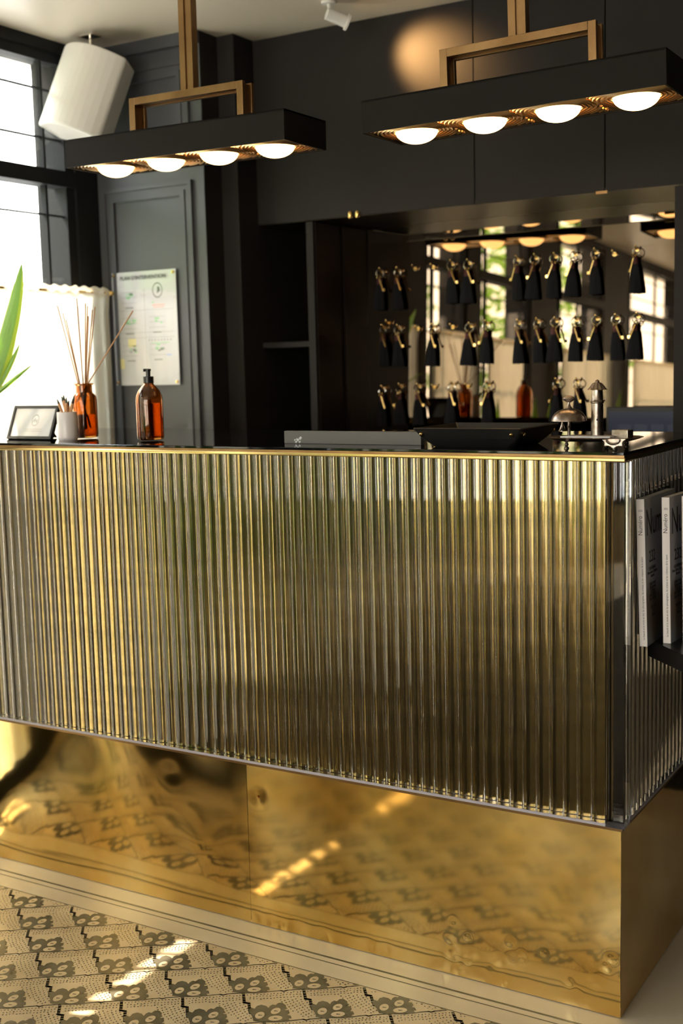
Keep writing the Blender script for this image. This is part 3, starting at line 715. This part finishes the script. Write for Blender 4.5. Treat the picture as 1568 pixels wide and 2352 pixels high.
MB().lathe([(0, .007), (.0270, .0072), (.0272, .015), (.0272, .060), (0, .0605)], (0, 0, 0), 40).build('perfume_oil', 'amber', db)
Nk = Vector((-1.4245, .184, T + .128))
tips = [(-1.50, .185, 1.430), (-1.487, .20, 1.395), (-1.478, .18, 1.410), (-1.437, .19, 1.425), (-1.425, .175, 1.443), (-1.414, .20, 1.425), (-1.402, .18, 1.430), (-1.399, .20, 1.415), (-1.372, .18, 1.420), (-1.408, .195, 1.40)]
for i, tp in enumerate(tips):
    tp = Vector(tp); nk = Nk + Vector(((tp.x + 1.4245) * .22, (tp.y - .184) * .2, 0)); d = (nk - tp).normalized(); en = nk + d * .105
    m = MB(); m.tube([en, tp], .0015, 7); o = m.build('reed_stick', 'reed'); tag(o, 'thin tan reed stick standing upright in the amber diffuser bottle', 'reed', 'upright reeds in the diffuser')
tp = Vector((-1.262, .190, 1.406)); nk = Nk + Vector((.012, 0, .005)); d = (nk - tp).normalized()
m = MB(); m.tube([nk + d * .055, tp], .0016, 7); tag(m.build('reed_stick', 'reed'), 'lone tan reed stick leaning far away from the bundle in the diffuser', 'reed')
cup = thing('pencil_cup', 'small white ceramic cup holding pencils in front of the diffuser bottle', 'cup', (-1.414, .108, T))
MB().lathe([(0, 0), (.0215, .0), (.0235, .003), (.0240, .008), (.0240, .067), (.0232, .069), (.0222, .067), (.0220, .010), (0, .009)], (0, 0, 0), 40).build('body', 'ceramic', cup)
for i, (bx, by, tx, ty, z) in enumerate(((.01, 0, -.031, .002, .094), (.008, .006, -.023, .010, .100), (.006, -.004, -.013, .006, .103), (-.006, .004, .005, -.004, .098), (-.004, -.006, .002, .008, .091), (-.012, 0, .024, .004, .102), (-.010, .006, .027, -.002, .096))):
    m = thing('pencil', ('short natural wood pencil standing point up in the white cup'), 'pencil', (-1.414, .108, T), 'pencils in the white cup')
    a0 = Vector((bx, by, .012)); a1 = Vector((tx, ty, z + .006)); d = (a1 - a0).normalized()
    q = MB(); q.tube([a0, a1 - d * .013], .0036, 6); q.build('shaft', 'wood', m)
    q = MB(); q.tube([a1 - d * .013, a1], .003, 8, radii=[.0036, .0012]); q.build('tip', 'graphite', m)
pfm = thing('picture_frame', 'small black framed notice leaning back at the window end of the counter', 'picture frame', (-1.545, .105, T), rz=math.radians(0))
h = .088; wv = .075
pr_ = bpy.data.objects.new('panel', None)
def lean(mb):
    a = math.radians(23); mb.v = [(x, y * math.cos(a) + z * math.sin(a), z * math.cos(a) - y * math.sin(a) + .003) for x, y, z in mb.v]; return mb
bpy.data.objects.remove(pr_)
fm_ = MB(); e_ = .007
fm_.box(-wv, wv, 0, .010, 0, e_); fm_.box(-wv, wv, 0, .010, h - e_, h); fm_.box(-wv, -wv + e_, 0, .010, e_, h - e_); fm_.box(wv - e_, wv, 0, .010, e_, h - e_); fm_.box(-wv + e_, wv - e_, .008, .010, e_, h - e_)
lean(fm_).build('frame', 'black_plastic', pfm)
lean(B(-wv + e_, wv - e_, .004, .006, e_, h - e_)).build('card', 'paper', pfm)
lean(B(-wv + e_, wv - e_, .002, .003, e_, h - e_)).build('glazing', 'frame_glass', pfm)
q = MB()
for i in range(20):
    a = 2 * PI * i / 20; x, z = .006 + .011 * math.cos(a), .050 + .014 * math.sin(a); q.box(x - .0012, x + .0012, .0033, .0039, z - .0012, z + .0012)
for i in range(5): q.box(-.002 + i * .003, .000 + i * .003, .0033, .0039, .044 + (i % 2) * .004, .050 + (i % 3) * .003)
for z in (.026, .021): q.box(-.022, .034, .0033, .0039, z, z + .0008)
lean(q).build('print', 'poster_ink', pfm)
q = MB(); q.poly([(-.02, .035, .06), (.02, .035, .06), (.025, .075, .002), (-.025, .075, .002)]); q.build('easel_leg', 'black_plastic', pfm, solid=.003)
# long low grey stand next to the tray
_ml, _mr, _e = onY(652, 990, .100), onY(966, 992, .100), onY(685, 1008, .0995)
mn = thing('counter_sign', 'long low dark grey desk sign with small white emblem beside the leather tray', 'sign', ((_ml.x + _mr.x) / 2, .100, T))
hw_ = (_mr.x - _ml.x) / 2; zt_ = (_ml.z + _mr.z) / 2 - T
B(-hw_, hw_, 0, .016, 0, zt_).build('block', 'screen_off', mn, bevel=.001)
q = MB()
for dx, dz, s_ in ((-.006, .004, .0032), (-.001, .008, .0035), (.005, .012, .0042), (-.004, .010, .0022), (.003, .004, .003), (-.009, .008, .0024)):
    x_ = _e.x - mn.location.x + dx; q.add([(x_ - s_, -.0006, dz), (x_, -.0006, dz - s_), (x_ + s_, -.0006, dz + s_ * .3), (x_ + s_ * .2, -.0006, dz + s_)], [(0, 1, 2, 3)])
q.build('emblem', 'paper', mn)
# leather valet tray
vt = thing('leather_tray', 'black leather valet tray with brass rivets and pinched corners', 'tray', (-.322, .137, T))
def loop(hx, hy, r, n=8):
    pts = []
    for cx, cy_, a0 in ((hx - r, hy - r, 0), (-hx + r, hy - r, PI / 2), (-hx + r, -hy + r, PI), (hx - r, -hy + r, 3 * PI / 2)):
        for i in range(n + 1): a = a0 + PI / 2 * i / n; pts.append((cx + r * math.cos(a), cy_ + r * math.sin(a)))
    return pts
lp0 = loop(.083, .068, .012); lp1 = loop(.100, .084, .004); lp2 = loop(.113, .096, .003)
v = []; N = len(lp0)
def rimz(x, y, hx, hy):
    q = min(abs(x) / hx, abs(y) / hy); return .0335 + .0065 * q ** 5
for (lp, z) in ((lp0, .002), (lp1, .020)): v += [(x, y, z) for x, y in lp]
v += [(x, y, rimz(x, y, .113, .096)) for x, y in lp2]
f = [tuple(reversed(range(N)))]
for j in range(2):
    for i in range(N): f.append((j * N + i, j * N + (i + 1) % N, (j + 1) * N + (i + 1) % N, (j + 1) * N + i))
m = MB(); m.add(v, f, 0, False); o = m.build('leather', 'black_soft', vt); q = o.modifiers.new('s', 'SOLIDIFY'); q.thickness = .003; q.offset = 1
for x, y, ang in ((-.098, -.0925, 0), (.092, -.0925, 0), (.1100, -.076, PI / 2), (-.1100, .078, PI / 2), (.1100, .078, PI / 2)):
    q = MB(); q.lathe([(.0040, 0), (.0042, .002), (.003, .0035), (0, .004)], (0, 0, 0), 16); c = q.build('rivet', 'gold', vt); c.location = (x, y, .026); c.rotation_euler = (PI / 2 + .45 if ang == 0 else PI / 2, 0, ang)
vt.rotation_euler = (0, 0, math.radians(0))
# tarnished silver stand
st = thing('silver_tray', 'tarnished silver footed tray near the counter corner', 'tray', (-.088, .105, T))
def sup(hx, hy, p, n=48): return [(hx * math.copysign(abs(math.cos(2 * PI * i / n)) ** p, math.cos(2 * PI * i / n)), hy * math.copysign(abs(math.sin(2 * PI * i / n)) ** p, math.sin(2 * PI * i / n))) for i in range(n)]
tl = MB(); v = []; n = 48
for hx, hy, z in ((.066, .040, .0145), (.070, .044, .0135), (.080, .052, .0165), (.088, .058, .0195), (.089, .059, .0200), (.087, .057, .0207), (.080, .051, .0182), (.070, .043, .0155), (.001, .001, .0152)):
    v += [(x, y, z) for x, y in sup(hx, hy, .8)]
f = []
for j in range(8):
    for i in range(n): f.append((j * n + i, j * n + (i + 1) % n, (j + 1) * n + (i + 1) % n, (j + 1) * n + i))
f.append(tuple(reversed(range(n)))); tl.add(v, f, 0, True); tl.build('plate', 'pewter', st)
for x, y in ((-.045, -.030), (.010, .034), (.048, -.03), (.05, .03)):
    q = MB(); q.lathe([(.005, 0), (.0045, .002), (.0025, .004), (.004, .007), (.0035, .009), (.002, .011), (.006, .0145)], (x, y, 0), 12); q.build('foot', 'pewter', st)
q = MB(); pts = []
for i in range(13):
    a = PI * i / 12; rr_ = .020 + .003 * math.cos(a * 8); pts.append((.052 - rr_ * math.cos(a), -.052, .020 - rr_ * math.sin(a) * .75))
q.poly(pts); q.tube([(.052 - .012 * math.cos(PI * i / 8), -.054, .019 - .008 * math.sin(PI * i / 8)) for i in range(9)], .0012, 6); q.build('shell_ornament', 'pewter', st, solid=.003)
bl = thing('desk_bell', 'tarnished silver desk bell with domed shell on the silver tray', 'bell', (-.143, .115, T + .0155))
q = MB(); q.lathe([(.0325, .0335), (.0335, .034), (.0328, .037), (.031, .042), (.027, .048), (.020, .0535), (.011, .0565), (.004, .0575), (.0035, .056), (.011, .0545), (.0195, .0515), (.026, .046), (.030, .040), (.0318, .0345)], (0, 0, 0), 40); q.build('dome', 'pewter', bl)
q = MB(); q.lathe([(.006, 0), (.0055, .002), (.0032, .004), (.0028, .020), (.004, .023), (.0028, .026), (.0028, .056), (.007, .0575), (.005, .060), (.0026, .064), (.0024, .069)], (0, 0, 0), 16); q.build('post', 'pewter', bl)
q = MB(); q.lathe([(.0024, .068), (.006, .070), (.0115, .0735), (.0125, .0755), (.0105, .0785), (.005, .081), (0, .0815)], (0, 0, 0), 20, sy=.6)
q.build('button', 'pewter', bl)
q = MB(); q.lathe([(.0085, .014), (.0085, .0152), (.0055, .018), (.0035, .024), (.002, .030), (.0015, .034)], (-.013, .0, 0), 16); q.build('clapper', 'pewter', bl)
lt = thing('lighthouse_match_holder', 'tall tarnished silver lighthouse shaped match holder on the silver tray', 'match holder', (-.092, .128, T + .0155))
q = MB(); q.lathe([(.0125, 0), (.0122, .002), (.0118, .004), (.0110, .066), (.0125, .067), (.0128, .0695), (.0115, .071), (.0105, .073), (.0102, .092)], (0, 0, 0), 28); q.build('tower', 'pewter', lt)
q = MB(); n = 24; v = [(0, 0, .107)]
for rr_, z in ((.0085, .1035), (.0150, .0945), (.0180, .0915)):
    for i in range(n): a = 2 * PI * i / n; k_ = 1 + (.05 if i % 2 else -.03); v.append((rr_ * k_ * math.cos(a), rr_ * k_ * math.sin(a), z))
f = [(0, 1 + i, 1 + (i + 1) % n) for i in range(n)]
for j in range(2):
    for i in range(n): f.append((1 + j * n + i, 1 + (j + 1) * n + i, 1 + (j + 1) * n + (i + 1) % n, 1 + j * n + (i + 1) % n))
f.append(tuple(1 + 2 * n + i for i in range(n))); q.add(v, f); q.lathe([(.004, .103), (.0045, .107), (.002, .110), (0, .111)], (0, 0, 0), 12); q.build('roof', 'pewter', lt)
q = MB(); q.tube([(.0125, -.003, .071), (.016, -.004, .071)], .0018, 6); q.lathe([(.0, 0), (.002, 0), (.002, .001), (0, .001)], (0, 0, 0), 10); q.build('latch', 'pewter', lt)
q = MB(); q.lathe([(0, 0), (.0020, 0), (.0020, .0008), (0, .0008)], (0, 0, 0), 12); c = q.build('air_hole', 'ink', lt); c.location = (.0035, -.0108, .036); c.rotation_euler = (PI / 2, 0, .3)
mb_ = thing('matchbox', 'small grey metal matchbox case standing on the end of the silver tray', 'matchbox', (-.031, .090, T + .0185), rz=math.radians(-14))
B(-.0165, .0165, -.010, .010, 0, .0165).build('case', 'pewter', mb_, bevel=.0008)
B(-.0172, -.0160, -.009, .009, .0015, .015).build('slide', 'paper', mb_)
o = B(-.140, -.045, .060, .094, T + .0175 + .0035, T + .0235).build('card_stack', 'paper'); tag(o, 'thin stack of white cards lying on the silver tray', 'cards')
# ------------------------------------------------------------------ monitor in the niche
nm = thing('computer_monitor', 'black monitor with dim blue screen low in the mirrored niche', 'monitor', (-.315, 1.16, .90))
B(-.105, .125, 0, .02, .03, .232).build('casing', 'black_plastic', nm, bevel=.002)
B(-.097, .117, -.001, .0, .04, .219).build('screen', 'screen', nm)
q = MB()
for i in range(4): q.box(-.07 + i * .045, -.035 + i * .045, -.0018, -.001, .12, .185)
q.build('screen_icons', 'screen_tile', nm)
B(-.05, .05, -.03, .07, 0, .006).build('foot', 'black_plastic', nm); B(-.015, .015, .01, .03, 0, .10).build('neck', 'black_plastic', nm)

# ------------------------------------------------------------------ keys on hooks in front of the mirror
def make_hook():
    t = thing('key_hook', '', 'hook', (0, 0, 0), 'brass key hooks on the mirror')
    m = MB(); m.tube([(0, .018, 0), (0, .006, 0), (0, -.003, .002), (0, -.006, .008)], .0022, 8); m.build('peg', 'gold', t)
    m = MB(); m.tube([(0, .018, 0), (0, .014, 0)], .006, 14); m.build('rose', 'gold', t)
    m = MB(); m.lathe([(0, -.003), (.003, -.001), (.003, .001), (0, .003)], (0, -.006, .009), 10); m.build('knob', 'gold', t)
    return t
def make_key(flare, kx, sway):
    t = thing('tassel_key_fob', '', 'key', (0, 0, 0))
    m = MB(); R = .0125; m.tube([(R * math.cos(2 * PI * i / 24), .002, -R + R * math.sin(2 * PI * i / 24)) for i in range(24)], .0016, 8, closed=True); m.build('split_ring', 'steel', t)
    k = MB(); s_ = kx; p0 = Vector((0, -.006, -.024)); d = Vector((.36 * s_, 0, -1)).normalized()
    k.tube([p0 + Vector((.0055 * math.cos(2 * PI * i / 14), 0, .0055 * math.sin(2 * PI * i / 14))) for i in range(14)], .0014, 6, closed=True)
    k.tube([p0 + d * .006, p0 + d * .046], .0022, 8); e = p0 + d * .043; sd = Vector((d.z, 0, -d.x)) * -s_
    k.box(min(e.x, e.x + .007 * s_), max(e.x, e.x + .007 * s_), -.0072, -.0048, e.z - .003, e.z + .005); k.build('key', 'gold', t)
    x = -sway * .006
    m = MB(); m.lathe([(.0025, -.024), (.0065, -.028), (.0075, -.034), (.0075, -.044), (.0085, -.046)], (x, .004, 0), 16); m.build('cap', 'tassel_cap', t)
    m = MB(); v = []; n = 40
    for j, (r_, z) in enumerate(((.0085, -.044), (.0115, -.056), (.0145, -.080), (.0145 * flare, -.112), (.0150 * flare, -.124))):
        for i in range(n):
            a = 2 * PI * i / n; g = 1 + (.10 if i % 2 else -.06) * min(1, j / 2); zz = z + (random.uniform(-.002, .002) if j == 4 else 0)
            v.append((x + r_ * g * math.cos(a), .004 + r_ * g * math.sin(a) * .55, zz))
    f = []
    for j in range(4):
        for i in range(n): f.append((j * n + i, j * n + (i + 1) % n, (j + 1) * n + (i + 1) % n, (j + 1) * n + i))
    f.append(tuple(range(n))); f.append(tuple(4 * n + i for i in range(n))); m.add(v, f, 0, False); m.build('tassel', 'tassel', t)
    return t
ORD = ['first', 'second', 'third', 'fourth', 'fifth', 'sixth', 'seventh', 'eighth', 'ninth', 'tenth', 'eleventh', 'twelfth']
rows = [('top', [(870, 632, 1), (910, 630, 1), (1033, 614, 1), (1072, 612, 1), (1184, 604, -1), (1226, 600, -1), (1271, 597, -1), (1316, 592, -1), (1364, 587, -1), (1458, 581, -1)], [(948, 616), (990, 613), (1407, 583)]),
        ('middle', [(876, 762, 1), (911, 762, 1), (990, 760, 1), (1076, 757, 1), (1114, 752, -1), (1187, 750, 1), (1231, 747, 1), (1273, 745, 1), (1319, 743, 1), (1367, 740, -1), (1412, 738, 1), (1461, 735, -1)], [(955, 755), (1035, 751), (888, 742)]),
        ('bottom', [(875, 902, 1), (915, 897, -1), (957, 897, 1), (1035, 893, 1), (1117, 892, -1), (1275, 885, -1), (1322, 885, 1)], [(993, 890), (1070, 888)])]
keys0 = [make_key(1.15, 1, .4), make_key(1.15, -1, .4), make_key(1.3, 1, .8), make_key(1.3, -1, .8)]
used = [False] * 4; hook0 = make_hook(); hook_used = False; ki = 0
for rname, ks, empties in rows:
    for i, (px, py, sgn) in enumerate(ks):
        Y = 1.262; p = onY(px, py - 11, Y); ym = mirror_y(p.z) - .0185
        p = onY(px, py - 11, ym - .006)
        if not hook_used: hk = hook0; hook_used = True
        else: hk = dup(hook0)
        hk.location = (p.x, ym, p.z - .002); hk['label'] = 'brass hook carrying the %s tassel key of the %s row' % (ORD[i], rname); hk['group'] = 'brass key hooks on the mirror'
        idx = (0 if sgn > 0 else 1) + (2 if ki % 2 else 0); ki += 1
        if not used[idx]: kk = keys0[idx]; used[idx] = True
        else: kk = dup(keys0[idx])
        kk.location = (p.x, ym - .002, p.z + .0035); kk.rotation_euler = (0, random.uniform(-.05, .05), random.uniform(-.5, .3)); kk['group'] = 'black tassel keys hanging before the mirror'
        kk['label'] = 'black tassel fob with brass key, %s from left in the %s row of hooks' % (ORD[i], rname)
    for i, (px, py) in enumerate(empties):
        p = onY(px, py, 1.25); ym = mirror_y(p.z) - .0185; p = onY(px, py, ym); hk = dup(hook0); hk.location = (p.x, ym, p.z); hk['group'] = 'brass key hooks on the mirror'
        hk['label'] = 'bare brass hook with no key, %s of the empty ones in the %s row' % (ORD[i], rname)

# ------------------------------------------------------------------ magazines in their rack
mr = thing('magazine_rack', 'dark metal magazine shelf fixed to the side of the counter', 'rack', (.10, .2, .70))
q = MB(); q.prism([(-.093, -.075), (.005, -.175), (.30, -.10), (.30, .20), (-.093, .20)], .008, .040); q.build('shelf', 'black_plastic', mr)
B(.10, .12, .10, .20, -.70, .010).build('post', 'black_plastic', mr)
def magazine():
    t = thing('magazine', '', 'magazine', (0, 0, 0), 'white spined magazines in the rack'); w_, d_, h_ = .0138, .215, .270
    B(0, w_, 0, d_, 0, h_).build('pages', 'paper', t)
    B(-.0004, w_ + .0002, -.0006, .0001, -.0003, h_).build('spine', 'spine', t)
    B(w_, w_ + .0006, -.0006, d_ + .001, -.0003, h_ + .0005).build('cover', 'cover', t)
    B(-.0006, 0, -.0006, d_ + .001, -.0003, h_ + .0005).build('back_cover', 'cover', t)
    text('Num\u00e9ro', .0115, 'ink', 'spine_title', t, face((w_ * .72, -.0008, h_ - .066), (0, 0, 1), (-1, 0, 0)), .0001, sx=.9)
    text('232', .0050, 'ink', 'spine_number', t, face((w_ * .25, -.0008, h_ - .0225), (1, 0, 0), (0, 0, 1)), .0001)
    text('La beaut\u00e9 et la mode en \u00e9t\u00e9, les photographes, les artistes et les cr\u00e9ateurs de la saison  ', .0052, 'grey_ink', 'spine_text', t, face((w_ * .70, -.0008, .012), (0, 0, 1), (-1, 0, 0)), .0001, sx=.84)
    text('Num\u00e9ro', .070, 'ink', 'masthead', t, face((w_ + .0008, .008, h_ - .068), (0, 1, 0), (0, 0, 1)), .0001, sx=.72)
    text('232', .030, 'ink', 'issue_number', t, face((w_ + .0008, .022, h_ - .118), (0, 1, 0), (0, 0, 1)), .0001, sx=.9)
    for i, (s_, z) in enumerate((('CATHERINE', .137), ('New faces Digitale', .130), ('Beaut\u00e9', .123), ('JEAN-PAUL', .108), ('BENJAMIN', .101), ('CLOUD', .094), ('EN D\u00c9SERT', .087), ('Dior de l\u2019\u00e9t\u00e9', .080), ('WILLEM', .064), ('EST', .057), ('Dafo\u00e9', .050))):
        text(s_, .0085, 'ink', 'cover_line', t, face((w_ + .0008, .042, z), (0, 1, 0), (0, 0, 1)), .0001, align='CENTER')
    return t
mg = magazine()
for i, (x, y, z, a) in enumerate(((.0115, .062, .7405, 1.0), (.0425, .105, .7405, -3.0), (.071, .135, .7405, -3.5), (.104, .170, .7405, -4))):
    t = mg if i == 0 else dup(mg)
    t.location = (x, y, z); t.rotation_euler = (math.radians(-.5), math.radians(-1.2 if i else -1.8), math.radians(a))
    t['label'] = ['white spined magazine in the rack nearest the clear ribs, cover mostly showing', 'white spined magazine, second out from the ribs in the rack', 'white spined magazine, third out from the ribs, cut by the photo edge', 'white spined magazine, farthest out from the ribs in the rack'][i]
    t['group'] = 'white spined magazines in the rack'

# ------------------------------------------------------------------ street outside
struct(B(-30, XW - .3, -25, 20, -.25, -.15).build('ground', 'street'))
bd = thing('street_building', 'pale stone building across the street seen through the windows', 'building', (-10, -2, -.15))
q = MB(); q.box(-2, 0, -14, 8, 0, 5.2); q.build('facade', 'stone', bd)
for i in range(9):
    for j in range(2):
        y = -13 + i * 2.3; z = .9 + j * 2.3; B(0.0, .02, y, y + .9, z, z + 1.4).build('window', 'paint_dark', bd)
        B(0, .08, y - .08, y + .98, z - .1, z).build('sill', 'stone', bd)
def tree(x, y, h, r, seed, label, cz=None):
    g = random.Random(seed); t = thing('street_tree', label, 'tree', (x, y, -.15), 'street trees outside the windows')
    m = MB(); m.tube([(0, 0, 0), (.05, 0, h * .35), (0, .05, h * .7)], .12, 8, radii=[.14, .10, .05]); m.build('trunk', 'bark', t)
    m = MB()
    for k in range(1500):
        while True:
            a, b, c = g.uniform(-1, 1), g.uniform(-1, 1), g.uniform(-1, 1)
            if a * a + b * b + c * c < 1: break
        p = Vector((a * r, b * r, h * .68 + c * r * .9)); s_ = g.uniform(.05, .11); u = Vector((g.uniform(-1, 1), g.uniform(-1, 1), g.uniform(-1, 1))).normalized(); v_ = u.orthogonal().normalized()
        m.poly([p - u * s_, p + v_ * s_ * .5, p + u * s_, p - v_ * s_ * .5], 0)
    m.build('crown', 'tree_leaf', t)
tree(-4.6, -2.6, 3.0, 1.1, 1, 'leafy green street tree outside the second window')
tree(-6.6, -4.6, 3.2, 1.3, 2, 'leafy green street tree outside the third window')
tree(-5.6, -10.5, 3.4, 1.5, 3, 'leafy green street tree farthest down the street')

# ------------------------------------------------------------------ passer-by outside, seen small in the mirror
def skin_mesh(name, m, parent, verts, edges, radii, sub=2):
    me = bpy.data.meshes.new(name); me.from_pydata(verts, edges, []); me.materials.append(M[m])
    o = bpy.data.objects.new(name, me); COL.objects.link(o); o.parent = parent
    o.modifiers.new('skin', 'SKIN'); q = o.modifiers.new('sub', 'SUBSURF'); q.levels = sub; q.render_levels = sub
    me.update()
    if not me.skin_vertices:
        bpy.context.view_layer.objects.active = o; bpy.ops.mesh.customdata_skin_add()
    for i, r in enumerate(radii): me.skin_vertices[0].data[i].radius = r if isinstance(r, tuple) else (r, r)
    me.skin_vertices[0].data[0].use_root = True
    for p_ in me.polygons: p_.use_smooth = True
    return o
pe = thing('person', 'person in a grey shirt and dark trousers standing on the street outside', 'person', (-4.35, -5.9, .02), rz=math.radians(-140))
V = [(0, 0, .95), (0, 0, 1.12), (0, 0, 1.30), (0, 0, 1.45), (0, .01, 1.53), (0, .03, 1.60), (0, .03, 1.68),
     (-.17, 0, 1.40), (-.21, .02, 1.13), (-.19, .14, .92), (-.18, .18, .84), (.17, 0, 1.40), (.21, .02, 1.13), (.19, .14, .92), (.18, .18, .84),
     (-.09, 0, .86), (-.10, .02, .48), (-.10, -.02, .09), (-.10, .12, .04), (.09, 0, .86), (.11, -.02, .48), (.12, -.08, .09), (.12, .06, .04)]
E_ = [(0, 1), (1, 2), (2, 3), (3, 4), (4, 5), (5, 6), (3, 7), (7, 8), (8, 9), (9, 10), (3, 11), (11, 12), (12, 13), (13, 14), (0, 15), (15, 16), (16, 17), (17, 18), (0, 19), (19, 20), (20, 21), (21, 22)]
Rd = [(.15, .11), (.13, .10), (.155, .11), (.10, .08), .05, (.075, .095), (.07, .09), .055, .042, .030, .032, .055, .042, .030, .032, .085, .058, .038, .035, .085, .058, .038, .035]
skin_mesh('body', 'skin', pe, V, E_, Rd)
grow = lambda ids, g: [tuple(x * g for x in Rd[i]) if isinstance(Rd[i], tuple) else Rd[i] * g for i in ids]
ids = [0, 1, 2, 3, 7, 8, 9, 11, 12, 13]; mp_ = {a: b for b, a in enumerate(ids)}
skin_mesh('shirt', 'shirt', pe, [V[i] for i in ids], [(mp_[a], mp_[b]) for a, b in E_ if a in mp_ and b in mp_], grow(ids, 1.14))
ids = [0, 15, 16, 17, 19, 20, 21]; mp_ = {a: b for b, a in enumerate(ids)}
skin_mesh('trousers', 'trousers', pe, [V[i] for i in ids], [(mp_[a], mp_[b]) for a, b in E_ if a in mp_ and b in mp_], grow(ids, 1.16))
MB().lathe([(0, .115), (.05, .105), (.078, .07), (.088, .02), (.080, -.03), (.05, -.05)], (0, .012, 1.66), 20, sy=1.12).build('hair', 'hair', pe)
fa = MB(); fa.lathe([(0, -.02), (.012, -.012), (.006, .02)], (0, .125, 1.635), 8)
for x in (-.03, .03): fa.lathe([(0, -.008), (.010, 0), (0, .008)], (x, .112, 1.655), 8)
fa.build('nose_and_eyes', 'skin', pe)
B(-.028, .028, .108, .122, 1.588, 1.600).build('mouth', 'tassel_cap', pe)
